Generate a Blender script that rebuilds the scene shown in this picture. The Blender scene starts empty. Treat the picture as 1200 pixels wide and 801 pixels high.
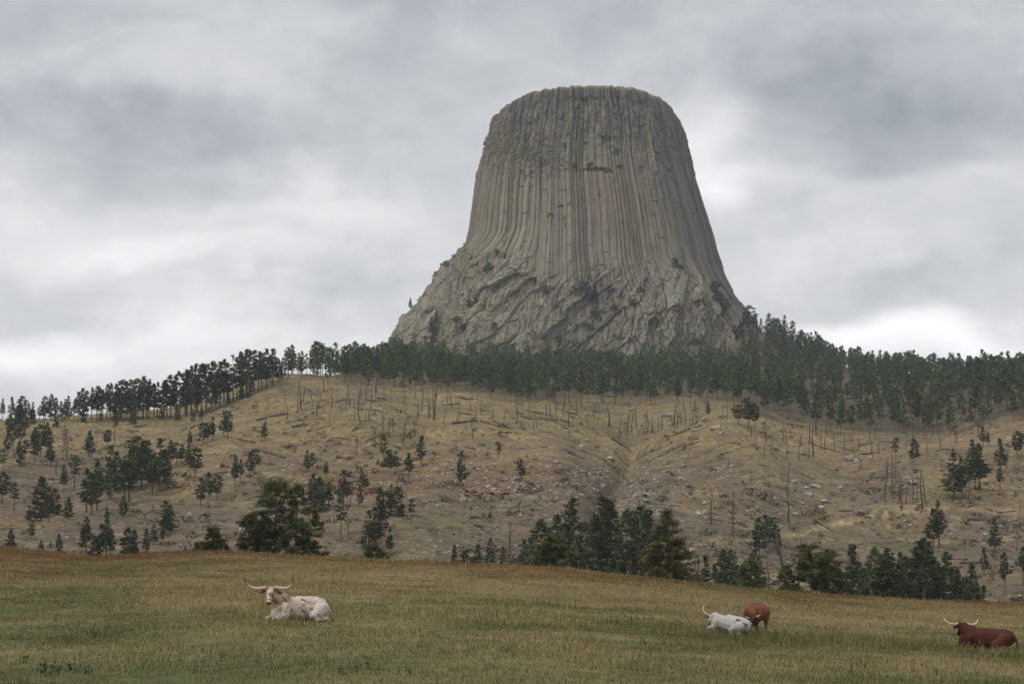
import bpy, bmesh, math, random
import numpy as np
from mathutils import Vector, Matrix
R = math.radians
scene = bpy.context.scene
COL = scene.collection
random.seed(7); RNG = np.random.default_rng(7)

# ------------------------------------------------------------------ camera
FPX, HORV, CX, CY = 2400.0, 640.0, 600.0, 400.5      # focal length and eye level in photo pixels (1200 wide)
EYE = 2.5
PITCH = math.atan((HORV-CY)/FPX)
cam_d = bpy.data.cameras.new('camera'); cam = bpy.data.objects.new('camera', cam_d); COL.objects.link(cam)
cam_d.sensor_width = 36; cam_d.lens = 36*FPX/1200; cam_d.clip_start = 0.5; cam_d.clip_end = 60000
cam.location = (0, 0, 0); cam.rotation_euler = (math.pi/2+PITCH, 0, 0)
scene.camera = cam
SP, CP = math.sin(PITCH), math.cos(PITCH)
def se(u, v):
    """photo pixel -> slopes (x/y, z/y) of its ray"""
    u = np.asarray(u, float); v = np.asarray(v, float)
    t = (CY-v)/FPX; a = (u-CX)/FPX
    d = CP-SP*t
    return a/d, (SP+CP*t)/d
def uv_of(X, Y, Z):
    zc = Y*CP+Z*SP; yc = -Y*SP+Z*CP
    return CX+FPX*X/zc, CY-FPX*yc/zc

# ------------------------------------------------------------------ world, sun, exposure
SUN_EL = 48.0
HAZE = .00008
w = bpy.data.worlds.new('World'); scene.world = w; w.use_nodes = True
nt = w.node_tree; nt.nodes.clear()
def N(tree, typ, **kw):
    n = tree.nodes.new(typ)
    for k, val in kw.items(): setattr(n, k, val)
    return n
def math_n(tree, op, a, b=None, c=None, clamp=False):
    n = N(tree, 'ShaderNodeMath', operation=op); n.use_clamp = clamp
    for i, x in enumerate((a, b, c)):
        if x is None: continue
        if isinstance(x, (int, float)): n.inputs[i].default_value = x
        else: tree.links.new(x, n.inputs[i])
    return n.outputs[0]
def vmath(tree, op, a, b=None):
    n = N(tree, 'ShaderNodeVectorMath', operation=op)
    for i, x in enumerate((a, b)):
        if x is None: continue
        if isinstance(x, tuple): n.inputs[i].default_value = x
        else: tree.links.new(x, n.inputs[i])
    return n
def noise_n(tree, vec, scale, detail=5, rough=.55, dist=0.):
    n = N(tree, 'ShaderNodeTexNoise'); tree.links.new(vec, n.inputs['Vector'])
    n.inputs['Scale'].default_value = scale; n.inputs['Detail'].default_value = detail
    n.inputs['Roughness'].default_value = rough; n.inputs['Distortion'].default_value = dist
    return n
def ramp_n(tree, fac, stops):
    n = N(tree, 'ShaderNodeValToRGB'); tree.links.new(fac, n.inputs[0])
    cr = n.color_ramp
    while len(cr.elements) < len(stops): cr.elements.new(.5)
    for e, (p, c) in zip(cr.elements, stops):
        e.position = p; e.color = (c[0], c[1], c[2], 1)
    return n.outputs[0]
tc = N(nt, 'ShaderNodeTexCoord'); dirv = tc.outputs['Generated']
sep = N(nt, 'ShaderNodeSeparateXYZ'); nt.links.new(dirv, sep.inputs[0])
str_ = vmath(nt, 'MULTIPLY', dirv, (1, 1, 1.9)).outputs[0]
wn = noise_n(nt, str_, 8, 4, .5)
warp = vmath(nt, 'SUBTRACT', wn.outputs['Color'], (.5, .5, .5)).outputs[0]
wsc = N(nt, 'ShaderNodeVectorMath', operation='SCALE'); nt.links.new(warp, wsc.inputs[0]); wsc.inputs['Scale'].default_value = .11
dw = vmath(nt, 'ADD', dirv, wsc.outputs[0]).outputs[0]
cn1 = noise_n(nt, str_, 5.5, 5, .5, .2).outputs['Fac']
cn2 = noise_n(nt, vmath(nt, 'MULTIPLY', dirv, (1, 1, 2.2)).outputs[0], 16, 7, .58, .3).outputs['Fac']
# overall brightness of the cloud deck by elevation, then banks and gaps at their compass directions
el = N(nt, 'ShaderNodeMapRange', interpolation_type='SMOOTHSTEP'); nt.links.new(sep.outputs[2], el.inputs[0])
el.inputs[1].default_value = .09; el.inputs[2].default_value = .30; el.inputs[3].default_value = .86; el.inputs[4].default_value = .57
zen = N(nt, 'ShaderNodeMapRange', interpolation_type='SMOOTHSTEP'); nt.links.new(sep.outputs[2], zen.inputs[0])
zen.inputs[1].default_value = .32; zen.inputs[2].default_value = .85; zen.inputs[3].default_value = 0; zen.inputs[4].default_value = .55
L = math_n(nt, 'ADD', el.outputs[0], zen.outputs[0])
L = math_n(nt, 'ADD', L, math_n(nt, 'MULTIPLY', math_n(nt, 'SUBTRACT', cn1, .5), .55))
L = math_n(nt, 'ADD', L, math_n(nt, 'MULTIPLY', math_n(nt, 'SUBTRACT', cn2, .5), .32))
cn3 = noise_n(nt, dw, 34, 4, .55).outputs['Fac']
L = math_n(nt, 'ADD', L, math_n(nt, 'MULTIPLY', math_n(nt, 'SUBTRACT', cn3, .5), .22))
BANKS = [  # u, v, half-width, half-height, strength
    (170, 170, 270, 55, -.20), (330, 170, 200, 50, -.07), (1060, 125, 240, 80, -.20), (1010, 340, 210, 42, -.18), (480, 90, 200, 70, -.05),
    (70, 432, 240, 46, .36), (640, 60, 200, 40, .05), (20, 300, 90, 60, -.06), (250, 330, 60, 16, .10), (560, 210, 60, 40, -.04), (330, 395, 140, 36, .24), (210, 300, 130, 36, .20), (60, 265, 120, 40, .10), (850, 190, 66, 80, .26), (900, 235, 150, 30, .10),
    (1110, 408, 400, 36, .34), (380, 240, 180, 40, .08), (40, 360, 110, 40, -.07), (400, 345, 120, 22, -.05), (110, 60, 80, 40, .05), (1150, 225, 120, 30, .09)]
for (bu, bv, hw, hh, st) in BANKS:
    s_, e_ = se(bu, bv); d = Vector((float(s_), 1, float(e_))).normalized()
    df = vmath(nt, 'SUBTRACT', dw, tuple(d)).outputs[0]
    df = vmath(nt, 'MULTIPLY', df, (FPX/hw, FPX/hw, FPX/hh)).outputs[0]
    ln = vmath(nt, 'LENGTH', df).outputs['Value']
    mr = N(nt, 'ShaderNodeMapRange', interpolation_type='SMOOTHSTEP'); nt.links.new(ln, mr.inputs[0])
    mr.inputs[1].default_value = .1; mr.inputs[2].default_value = 1.35; mr.inputs[3].default_value = st; mr.inputs[4].default_value = 0
    L = math_n(nt, 'ADD', L, mr.outputs[0])
L = math_n(nt, 'MAXIMUM', L, .22)
tint = ramp_n(nt, L, [(.30, (.87, .945, 1.05)), (.55, (.94, .98, 1.04)), (.85, (1., 1., 1.01))])
mul = N(nt, 'ShaderNodeMix', data_type='RGBA', blend_type='MULTIPLY'); mul.inputs[0].default_value = 1
nt.links.new(tint, mul.inputs[6])
cb = N(nt, 'ShaderNodeCombineColor'); [nt.links.new(L, cb.inputs[i]) for i in range(3)]
nt.links.new(cb.outputs[0], mul.inputs[7])
bg_cloud = N(nt, 'ShaderNodeBackground'); nt.links.new(mul.outputs[2], bg_cloud.inputs[0]); bg_cloud.inputs[1].default_value = 1.0
sky = N(nt, 'ShaderNodeTexSky', sky_type='NISHITA'); sky.sun_disc = False
sky.sun_elevation = R(SUN_EL)
bg_sky = N(nt, 'ShaderNodeBackground'); nt.links.new(sky.outputs[0], bg_sky.inputs[0]); bg_sky.inputs[1].default_value = .06
mixs = N(nt, 'ShaderNodeMixShader'); mixs.inputs[0].default_value = .93
nt.links.new(bg_sky.outputs[0], mixs.inputs[1]); nt.links.new(bg_cloud.outputs[0], mixs.inputs[2])
wo = N(nt, 'ShaderNodeOutputWorld'); nt.links.new(mixs.outputs[0], wo.inputs[0])

sd = bpy.data.lights.new('sun', 'SUN'); sd.energy = 1.15; sd.angle = R(14); sd.color = (1, .96, .9)
sun = bpy.data.objects.new('sun', sd); COL.objects.link(sun)
AZL = R(-118)                        # direction the light comes from: left and a little behind the viewer
sdir = Vector((math.sin(AZL)*math.cos(R(SUN_EL)), math.cos(AZL)*math.cos(R(SUN_EL)), math.sin(R(SUN_EL))))
sky.sun_rotation = AZL
sun.rotation_euler = sdir.to_track_quat('Z', 'Y').to_euler()
vs = scene.view_settings; vs.view_transform = 'Standard'; vs.look = 'None'; vs.exposure = 0; vs.gamma = 1; vs.use_curve_mapping = False
scene.cycles.use_denoising = True
scene.cycles.max_bounces = 5; scene.cycles.volume_bounces = 0

# ------------------------------------------------------------------ numpy noise
def _h(i, j, k, seed):
    n = (i.astype(np.int64)*374761393 + j.astype(np.int64)*668265263 + k.astype(np.int64)*2147483647 + seed*1274126177) & 0xffffffff
    n = ((n ^ (n >> 13))*1274126177) & 0xffffffff
    n = ((n ^ (n >> 16))*2246822519) & 0xffffffff
    return ((n ^ (n >> 15)) & 0xffffff)/float(0xffffff)
def vn2(x, y, seed=0):
    xi = np.floor(x); yi = np.floor(y); fx = x-xi; fy = y-yi
    fx = fx*fx*fx*(fx*(fx*6-15)+10); fy = fy*fy*fy*(fy*(fy*6-15)+10); z = np.zeros_like(xi)
    a = _h(xi, yi, z, seed); b = _h(xi+1, yi, z, seed); c = _h(xi, yi+1, z, seed); d = _h(xi+1, yi+1, z, seed)
    return (a+(b-a)*fx)+((c+(d-c)*fx)-(a+(b-a)*fx))*fy
def fbm(x, y, seed=0, oct=4, g=.5):
    s = 0; a = 1; t = 0
    for o in range(oct):
        s = s+a*(vn2(x*2**o+o*17.3, y*2**o-o*9.1, seed+o)-.5)*2; t += a; a *= g
    return s/t
def ridged(x, y, seed=0, oct=3):
    s = 0; a = 1; t = 0
    for o in range(oct):
        s = s+a*(1-np.abs(vn2(x*2**o+o*7.7, y*2**o+o*3.3, seed+o)*2-1)*1.6); t += a; a *= .5
    return s/t
def worley(x, y, seed=0):
    """distance to nearest and second nearest jittered cell point, and the cell's random value"""
    xi = np.floor(x); yi = np.floor(y); f1 = np.full(x.shape, 9.); f2 = np.full(x.shape, 9.); idv = np.zeros(x.shape); z = np.zeros_like(xi)
    for dx in (-1, 0, 1):
        for dy in (-1, 0, 1):
            cx, cy = xi+dx, yi+dy
            px = cx+_h(cx, cy, z, seed); py = cy+_h(cx, cy, z+1, seed)
            d = np.hypot(px-x, py-y); near = d < f1
            f2 = np.where(near, f1, np.minimum(f2, d)); idv = np.where(near, _h(cx, cy, z+2, seed), idv); f1 = np.where(near, d, f1)
    return f1, f2, idv
def slabs(x, y, seed, off, tilt):
    """broken rock plates: every cell is a facet at its own depth and tilt, with an open joint round it"""
    xi = np.floor(x); yi = np.floor(y); f1 = np.full(x.shape, 9.); f2 = np.full(x.shape, 9.); z = np.zeros_like(xi); val = np.zeros(x.shape); idv = np.zeros(x.shape)
    for dx in (-1, 0, 1):
        for dy in (-1, 0, 1):
            cx, cy = xi+dx, yi+dy
            px = cx+_h(cx, cy, z, seed); py = cy+_h(cx, cy, z+1, seed)
            d = np.maximum(np.abs(px-x), np.abs(py-y))*.6+np.hypot(px-x, py-y)*.4; near = d < f1
            h = _h(cx, cy, z+2, seed)
            v = off*(h-.5)+tilt*((x-px)*(_h(cx, cy, z+3, seed)-.5)+(y-py)*(_h(cx, cy, z+4, seed)-.5))*2
            f2 = np.where(near, f1, np.minimum(f2, d)); val = np.where(near, v, val); idv = np.where(near, h, idv); f1 = np.where(near, d, f1)
    return val, f2-f1, idv
def sstep(a, b, x):
    t = np.clip((x-a)/(b-a), 0, 1); return t*t*(3-2*t)

# ------------------------------------------------------------------ mesh helpers
def mesh_np(name, V, F, mats, cols=None, smooth=True, midx=None):
    """V (n,3); F (m,k) array of equal-sized faces"""
    me = bpy.data.meshes.new(name); V = np.ascontiguousarray(V, np.float32); F = np.ascontiguousarray(F, np.int32)
    me.vertices.add(len(V)); me.vertices.foreach_set('co', V.ravel())
    k = F.shape[1]
    me.loops.add(F.size); me.loops.foreach_set('vertex_index', F.ravel())
    me.polygons.add(len(F)); me.polygons.foreach_set('loop_start', np.arange(len(F), dtype=np.int32)*k)
    me.polygons.foreach_set('use_smooth', np.full(len(F), bool(smooth)))
    for m in mats: me.materials.append(m)
    if midx is not None: me.polygons.foreach_set('material_index', np.ascontiguousarray(midx, np.int32))
    if cols is not None:
        ca = me.color_attributes.new('tint', 'FLOAT_COLOR', 'POINT')
        c4 = np.ones((len(V), 4), np.float32); c4[:, :3] = cols if cols.ndim == 2 else cols[:, None]
        ca.data.foreach_set('color', c4.ravel())
    me.update(); me.validate(clean_customdata=False)
    return me
def link(name, me, parent=None, **props):
    o = bpy.data.objects.new(name, me); COL.objects.link(o)
    if parent is not None: o.parent = parent
    for k, val in props.items():
        if val: o[k] = val
    return o
def thing(name, label, cat, loc, rz=0, group=None, sc=1):
    o = bpy.data.objects.new(name, None); COL.objects.link(o)
    o.location = loc; o.rotation_euler = (0, 0, rz); o.scale = (sc, sc, sc) if isinstance(sc, (int, float)) else sc
    o.empty_display_size = .5
    o['label'] = label; o['category'] = cat
    if group: o['group'] = group
    return o
def grid_faces(nr, nc, wrap=False):
    i = np.arange(nr-1)[:, None]; j = np.arange(nc if wrap else nc-1)[None, :]; j2 = (j+1) % nc
    return np.stack([i*nc+j+0*i, i*nc+j2+0*i, (i+1)*nc+j2, (i+1)*nc+j], -1).reshape(-1, 4)

# ------------------------------------------------------------------ materials
def mat(name, rough=.9, spec=.15):
    m = bpy.data.materials.new(name); m.use_nodes = True
    b = m.node_tree.nodes['Principled BSDF']; b.inputs['Roughness'].default_value = rough
    b.inputs['Specular IOR Level'].default_value = spec
    return m, m.node_tree, b
def mat_attr(name, layers, bump=None, rough=.92, spec=.1, objrand=0.):
    """colour attribute 'tint' times noise layers [(scale, detail, lo, hi)] (object coordinates)"""
    m, t, b = mat(name, rough, spec)
    at = N(t, 'ShaderNodeAttribute', attribute_name='tint'); c = at.outputs['Color']
    co = N(t, 'ShaderNodeTexCoord').outputs['Object']
    for (sc, det, lo, hi) in layers:
        f = noise_n(t, co, sc, det, .6).outputs['Fac']
        mr = N(t, 'ShaderNodeMapRange'); t.links.new(f, mr.inputs[0])
        mr.inputs[1].default_value = .3; mr.inputs[2].default_value = .7; mr.inputs[3].default_value = lo; mr.inputs[4].default_value = hi
        sc_ = N(t, 'ShaderNodeVectorMath', operation='SCALE'); t.links.new(c, sc_.inputs[0]); t.links.new(mr.outputs[0], sc_.inputs['Scale']); c = sc_.outputs[0]
    if objrand:
        oi = N(t, 'ShaderNodeObjectInfo'); h = N(t, 'ShaderNodeHueSaturation'); t.links.new(c, h.inputs['Color'])
        t.links.new(math_n(t, 'MULTIPLY_ADD', oi.outputs['Random'], objrand, 1-objrand/2), h.inputs['Value'])
        t.links.new(math_n(t, 'MULTIPLY_ADD', oi.outputs['Random'], .04, .48), h.inputs['Hue']); c = h.outputs[0]
    t.links.new(c, b.inputs['Base Color'])
    if bump:
        f = noise_n(t, co, bump[0], 6, .6).outputs['Fac']; bn = N(t, 'ShaderNodeBump')
        bn.inputs['Strength'].default_value = bump[1]; bn.inputs['Distance'].default_value = bump[2]
        t.links.new(f, bn.inputs['Height']); t.links.new(bn.outputs[0], b.inputs['Normal'])
    return m
M_FIELD = mat_attr('meadow_soil', [(1.2, 5, .8, 1.2), (9, 3, .8, 1.2)], (6, .5, .1))
M_HILL = mat_attr('dry_hillside', [(.12, 6, .76, 1.24), (.7, 5, .66, 1.34), (.025, 4, .88, 1.12)], (.45, 1., 1.8))
M_TOWER = mat_attr('columnar_rock', [(.6, 5, .84, 1.16), (.11, 4, .9, 1.1)], (.8, .7, .8))
M_NEEDLE = mat_attr('pine_needles', [(.35, 3, .8, 1.2)], objrand=.35, rough=.75, spec=.2)
M_BARK = mat_attr('bark', [(1.5, 4, .7, 1.3)], objrand=.3)
M_ROCK = mat_attr('pale_stone', [(1.1, 5, .7, 1.25)], (1.5, .8, .3), objrand=.3)
M_CLIFF = mat_attr('sandstone', [(.8, 5, .65, 1.3)], (.9, .9, .5), objrand=.1)
M_CHAR = mat_attr('charred_wood', [(2, 4, .6, 1.4)], objrand=.6)
M_BLADE = mat_attr('grass_blades', [], rough=.85, spec=.12)
M_HIDE = mat_attr('cattle_hide', [(14, 4, .86, 1.12)], (60, .25, .01), rough=.8, spec=.2)
M_HORN = mat_attr('horn', [(10, 3, .85, 1.15)], rough=.45, spec=.4)
M_EYE = mat('dark_eye', .15, .6)[0]; M_EYE.node_tree.nodes['Principled BSDF'].inputs['Base Color'].default_value = (.012, .009, .008, 1)

# ------------------------------------------------------------------ terrain: one height table Z(s = x/y, y)
CREST = [(-300, 628), (0, 641), (60, 648), (110, 653), (150, 651), (200, 647), (260, 646), (300, 648), (400, 655), (500, 659), (600, 663), (660, 666), (740, 676), (800, 682), (860, 689), (900, 692), (960, 697), (1060, 703), (1120, 707), (1200, 709), (1500, 716)]
def off(pl, d): return [(u, v+d) for u, v in pl]
ROWS = [
 (40, [(-300, 800), (0, 795), (340, 792), (600, 798), (860, 808), (1200, 824), (1500, 836)]),
 (65, [(-300, 740), (0, 733), (340, 727), (600, 737), (860, 752), (1160, 769), (1200, 771), (1500, 780)]),
 (75, [(-300, 722), (0, 716), (340, 712), (600, 722), (860, 740), (1200, 758), (1500, 766)]),
 (110, [(-300, 668), (0, 673), (110, 678), (340, 677), (600, 690), (860, 709), (1200, 728), (1500, 735)]),
 (165, CREST), (182, off(CREST, 5)), (200, off(CREST, 14)), (260, off(CREST, 32)), (330, off(CREST, 34)), (390, off(CREST, 22)), (430, off(CREST, 4)),
 (520, [(-300, 620), (0, 606), (200, 600), (400, 602), (600, 612), (740, 606), (800, 622), (900, 642), (1050, 648), (1200, 645), (1500, 640)]),
 (600, [(-300, 585), (0, 566), (200, 558), (400, 556), (560, 560), (700, 562), (740, 566), (800, 562), (860, 562), (960, 586), (1060, 585), (1200, 585), (1500, 570)]),
 (700, [(-300, 540), (0, 523), (200, 516), (340, 492), (450, 497), (600, 512), (690, 524), (740, 534), (800, 520), (860, 510), (930, 530), (1000, 545), (1100, 535), (1200, 520), (1500, 500)]),
 (800, [(-300, 510), (0, 498), (100, 493), (190, 489), (240, 481), (300, 453), (340, 444), (420, 447), (520, 461), (600, 474), (700, 492), (740, 500), (800, 492), (860, 486), (900, 491), (1000, 508), (1090, 509), (1200, 482), (1500, 470)]),
 (880, [(-300, 512), (0, 499), (100, 494), (200, 488), (300, 451), (340, 444), (420, 443), (520, 455), (600, 468), (740, 470), (860, 470), (950, 482), (1100, 486), (1200, 466), (1500, 455)]),
 (1000, [(-300, 530), (0, 512), (200, 502), (300, 472), (340, 456), (400, 446), (500, 447), (600, 455), (740, 456), (860, 456), (950, 463), (1100, 464), (1200, 456), (1500, 450)]),
 (1200, [(-300, 560), (0, 540), (200, 525), (300, 490), (380, 452), (450, 436), (500, 437), (600, 440), (740, 440), (860, 440), (900, 436), (950, 432), (1000, 442), (1100, 448), (1200, 447), (1500, 445)]),
 (1450, [(-300, 580), (0, 560), (200, 540), (300, 500), (400, 452), (455, 424), (480, 404), (500, 410), (700, 420), (840, 415), (872, 398), (890, 388), (910, 398), (940, 412), (980, 434), (1100, 452), (1200, 452), (1500, 450)]),
 (1650, [(-300, 600), (0, 580), (200, 560), (400, 475), (600, 425), (890, 415), (980, 440), (1100, 458), (1500, 460)]),
 (2000, [(-300, 620), (400, 520), (700, 480), (1000, 480), (1500, 500)]),
]
NS = 801; SG = np.linspace(-.5, .5, NS); YMAX = 2000; YG = np.arange(0, YMAX+1, 1.)
def gblur(a, sig, ax):
    r = int(sig*3); k = np.exp(-.5*(np.arange(-r, r+1)/sig)**2); k /= k.sum()
    p = [(0, 0)]*a.ndim; p[ax] = (r, r); b = np.pad(a, p, 'edge'); out = np.zeros_like(a)
    for i, wt in enumerate(k):
        sl = [slice(None)]*a.ndim; sl[ax] = slice(i, i+a.shape[ax]); out += wt*b[tuple(sl)]
    return out
rowZ = [np.full(NS, -EYE-.2)]; rowY = [0.]
for Yk, pl in ROWS:
    pl = np.array(pl, float); s_, e_ = se(pl[:, 0], pl[:, 1])
    rowZ.append(np.interp(SG, s_, e_)*Yk); rowY.append(Yk)
rowZ = np.array(rowZ); rowY = np.array(rowY)
rowZ = gblur(rowZ, 6, 1)
def pchip(yk, zk, y):
    h = np.diff(yk)[:, None]; d = np.diff(zk, axis=0)/h
    m = np.zeros_like(zk); m[0] = d[0]; m[-1] = d[-1]
    same = d[:-1]*d[1:] > 0; w1 = 2*h[1:]+h[:-1]; w2 = h[1:]+2*h[:-1]
    with np.errstate(all='ignore'): hm = (w1+w2)/(w1/d[:-1]+w2/d[1:])
    m[1:-1] = np.where(same, hm, 0)
    idx = np.clip(np.searchsorted(yk, y, side='right')-1, 0, len(yk)-2)
    t = ((y-yk[idx])/np.diff(yk)[idx])[:, None]; hh = np.diff(yk)[idx][:, None]
    return ((1+2*t)*(1-t)**2*zk[idx]+t*(1-t)**2*hh*m[idx]+t*t*(3-2*t)*zk[idx+1]+t*t*(t-1)*hh*m[idx+1])
ZT = pchip(rowY, rowZ, YG)                       # (Y, s)
ZT = np.where(YG[:, None] > 210, gblur(ZT, 6, 0), gblur(ZT, 1.5, 0))
# relief of the hillsides
XX = SG[None, :]*YG[:, None]; YY = YG[:, None]+0*XX
hm_ = sstep(300, 470, YY)
ZT = ZT+hm_*(fbm(XX/60, YY/60, 3, 3)*3.8+ridged(XX/34, YY/70, 5, 3)*2.3+fbm(XX/14, YY/14, 9, 3)*.75)
ZT = ZT+(1-sstep(190, 260, YY))*sstep(10, 40, YY)*(fbm(XX/9, YY/9, 21, 3)*.10+fbm(XX/30, YY/30, 22, 2)*.12)
# the gully between the two hills, and the shelf that crosses the right-hand slope
UU, VV = uv_of(XX, np.maximum(YY, 1), ZT)
gx = np.interp(VV, [480, 530, 570, 620], [742, 740, 705, 690])
ZT = ZT-hm_*sstep(480, 520, VV)*sstep(640, 600, VV)*(np.exp(-((UU-gx)/12)**2)*4.0+np.exp(-((UU-gx)/40)**2)*3.0)
for (ku, kv, ka, kb, kh) in ((858, 500, 62, 20, 5.5), (900, 560, 40, 40, 3), (560, 500, 60, 22, 3.5), (420, 500, 50, 26, 3), (640, 540, 40, 26, 3), (1100, 545, 60, 22, 4), (1050, 605, 70, 10, 3), (250, 530, 60, 20, 3)):   # rounded knolls and spurs
    ZT = ZT+hm_*kh*np.exp(-((UU-ku)/ka)**2-((VV-kv)/kb)**2)
ZT = gblur(ZT, .8, 1)
def zat(X, Y):
    X = np.asarray(X, float); Y = np.asarray(Y, float)
    yy = np.clip(Y, 0, YMAX-1.001); s = np.clip(X/np.maximum(Y, 12), -.499, .499)
    si = (s+.5)*(NS-1); i = np.floor(si).astype(int); f = si-i; j = np.floor(yy).astype(int); g = yy-j
    return (ZT[j, i]*(1-f)+ZT[j, i+1]*f)*(1-g)+(ZT[j+1, i]*(1-f)+ZT[j+1, i+1]*f)*g
def hit(u, v, ymin=425, ymax=1900):
    """where the ray of photo pixel (u,v) meets the ground beyond ymin"""
    s, e = se(u, v); s = float(s); e = float(e)
    Y = np.arange(ymin, ymax, .5); Z = zat(s*Y, Y); ok = np.nonzero(Z/Y >= e)[0]
    y = Y[ok[0]] if len(ok) else Y[np.argmax(Z/Y)]
    return np.array((s*y, y, float(zat(s*y, y))))

# colours of the meadow (grass kinds: straw, olive green, fresh green, rust)
C_STRAW, C_OLIVE, C_GREEN, C_RUST = np.array((.335, .262, .132)), np.array((.150, .128, .052)), np.array((.108, .122, .044)), np.array((.190, .100, .045))
def bump2(U, V, u, v, a, b): return np.exp(-((U-u)/a)**2-((V-v)/b)**2)
def meadow(X, Y, Z):
    U, V = uv_of(X, np.maximum(Y, 8), Z)
    n1 = fbm(X/11, Y/11, 31, 4); n2 = fbm(X/3.2, Y/3.2, 37, 3); n3 = fbm(X/26, Y/26, 43, 3)
    green = .22+.5*sstep(80, 46, Y)+.2*sstep(58, 44, Y)+.4*n1+.4*n3+.2*n2
    green = green+.42*np.exp(-((Y-70-.10*X)/9)**2)*sstep(-16, -2, X)+.25*bump2(X, Y, -12, 62, 8, 8)
    straw = .34+.85*fbm(X/6+9, Y/8, 51, 4)+.5*fbm(X/1.6, Y/2.6, 57, 2)+.55*np.exp(-((Y-104)/24)**2)*sstep(-30, -5, X)+.5*np.exp(-((Y-52-.05*X)/5)**2)*sstep(-2, 10, X)-.2*sstep(-12, -28, X)
    rust = 1.25*np.exp(-((Y-152)/24)**2)*(.6+.5*fbm(X/14, Y/9, 61, 3))+.5*sstep(-14, -34, X)*sstep(50, 120, Y)*(.6+.5*fbm(X/9, Y/9, 71, 3))
    ws = np.stack([np.clip(straw, .02, 1.2), np.full_like(X, .42), np.clip(green, .02, 1.3), np.clip(rust, 0, 1.1)], -1)
    ws = ws**1.6; ws /= ws.sum(-1, keepdims=True)
    return ws
KINDS4 = np.stack([C_STRAW, C_OLIVE, C_GREEN, C_RUST])

# field sheet
xs = np.arange(-230, 230.1, 1.); ys = np.concatenate([np.arange(-60, 30, 2.), np.arange(30, 262, .8)])
X, Y = np.meshgrid(xs, ys); Zf = zat(X, np.maximum(Y, 0))
ws = meadow(X, np.maximum(Y, 8), Zf); cf = (ws@KINDS4)*.8
me = mesh_np('field', np.stack([X, Y, Zf], -1).reshape(-1, 3), grid_faces(*X.shape), [M_FIELD], cf.reshape(-1, 3))
link('field', me, kind='structure')

FU = [336, 380, 430, 480, 520, 560, 600, 700, 760, 830, 862, 880, 900, 940, 970, 1000, 1040, 1090, 1130, 1165, 1200, 1260]   # lower edge of the forest belt
FV = [444, 446, 449, 456, 461, 467, 472, 472, 472, 472, 478, 486, 490, 498, 504, 508, 512, 512, 504, 494, 490, 484]
# hill sheet (from the hollow behind the meadow to the horizon)
yr = np.concatenate([np.arange(258, 420, 3.), np.arange(420, 900, 1.), np.arange(900, 1500, 4.), np.arange(1500, 1990, 10.), [1999, 2300, 2800, 3500, 4500, 5500, 6500]])
sr = np.concatenate([np.linspace(-1.2, -.5, 18)[:-1], np.linspace(-.5, -.29, 80)[:-1], np.linspace(-.29, .29, 860), np.linspace(.29, .5, 80)[1:], np.linspace(.5, 1.2, 18)[1:]])
S, Y = np.meshgrid(sr, yr); X = S*Y
zz = zat(X, Y); far = sstep(1990, 3500, Y); zz = zz*(1-far)+far*(-10+6*fbm(X/900, Y/900, 8, 3))
# photo coordinates used only to decide what grows where
U, V = uv_of(X, Y, zz)
n_big = fbm(X/45, Y/70, 81, 4); n_mid = fbm(X/12, Y/16, 83, 4); n_sm = fbm(X/4, Y/5, 87, 3)
c_straw, c_tan, c_grey, c_green, c_ochre = map(np.array, ((.262, .200, .096), (.192, .143, .083), (.134, .108, .080), (.118, .114, .046), (.235, .138, .062)))
w_straw = .36+.75*sstep(560, 480, V)+.9*n_big+.6*n_mid
w_grey = .34+.62*sstep(520, 600, V)+.9*fbm(X/30+5, Y/30, 91, 4)-.6*n_mid
w_tan = .6+.4*n_sm
w_green = .14+.35*bump2(U, V, 560, 478, 240, 22)+.9*bump2(U, V, 520, 622, 45, 22)+.5*bump2(U, V, 690, 500, 60, 22)+.5*bump2(U, V, 735, 515, 40, 30)+.9*bump2(U, V, 1050, 637, 40, 10)+.35*bump2(U, V, 960, 500, 110, 14)+.5*n_mid+.45*fbm(X/24-3, Y/30, 97, 4)
w_ochre = 1.1*bump2(U, V, 580, 566, 75, 14)+1.1*bump2(U, V, 400, 560, 60, 18)+.9*bump2(U, V, 205, 562, 24, 14)+.5*bump2(U, V, 480, 568, 40, 14)+.45*sstep(.2, .6, n_mid*n_sm*6)
# pale bare shelf (track) across the right slope
tv = np.interp(U, [760, 820, 900, 950, 1010, 1060, 1120, 1200, 1300], [650, 637, 631, 622, 606, 598, 593, 601, 606])
w_shelf = 1.3*np.exp(-((V-tv)/4.)**2)*sstep(790, 830, U)*(Y > 420)
ws = np.clip(np.stack([w_straw, w_tan, w_grey, w_green, w_ochre, w_shelf], -1), .01, 3)**1.8; ws /= ws.sum(-1, keepdims=True)
ch = ws@np.stack([c_straw, c_tan, c_grey, c_green, c_ochre, np.array((.36, .275, .15))])
for (f, thr, m) in ((fbm(X/2.6, Y/3.4, 101, 3), .36, .55), (fbm(X/1.7, Y/2.2, 103, 2), .42, 1.5)):
    k = sstep(thr, thr+.18, f)[..., None]*(Y < 900)[..., None]; ch = ch*(1-k)+ch*m*k
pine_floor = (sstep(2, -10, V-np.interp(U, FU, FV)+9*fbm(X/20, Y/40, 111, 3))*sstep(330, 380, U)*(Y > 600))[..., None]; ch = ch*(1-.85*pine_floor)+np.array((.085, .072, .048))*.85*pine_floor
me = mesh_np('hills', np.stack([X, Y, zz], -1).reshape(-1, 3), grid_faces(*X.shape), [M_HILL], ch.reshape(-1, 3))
link('hills', me, kind='structure')

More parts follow.
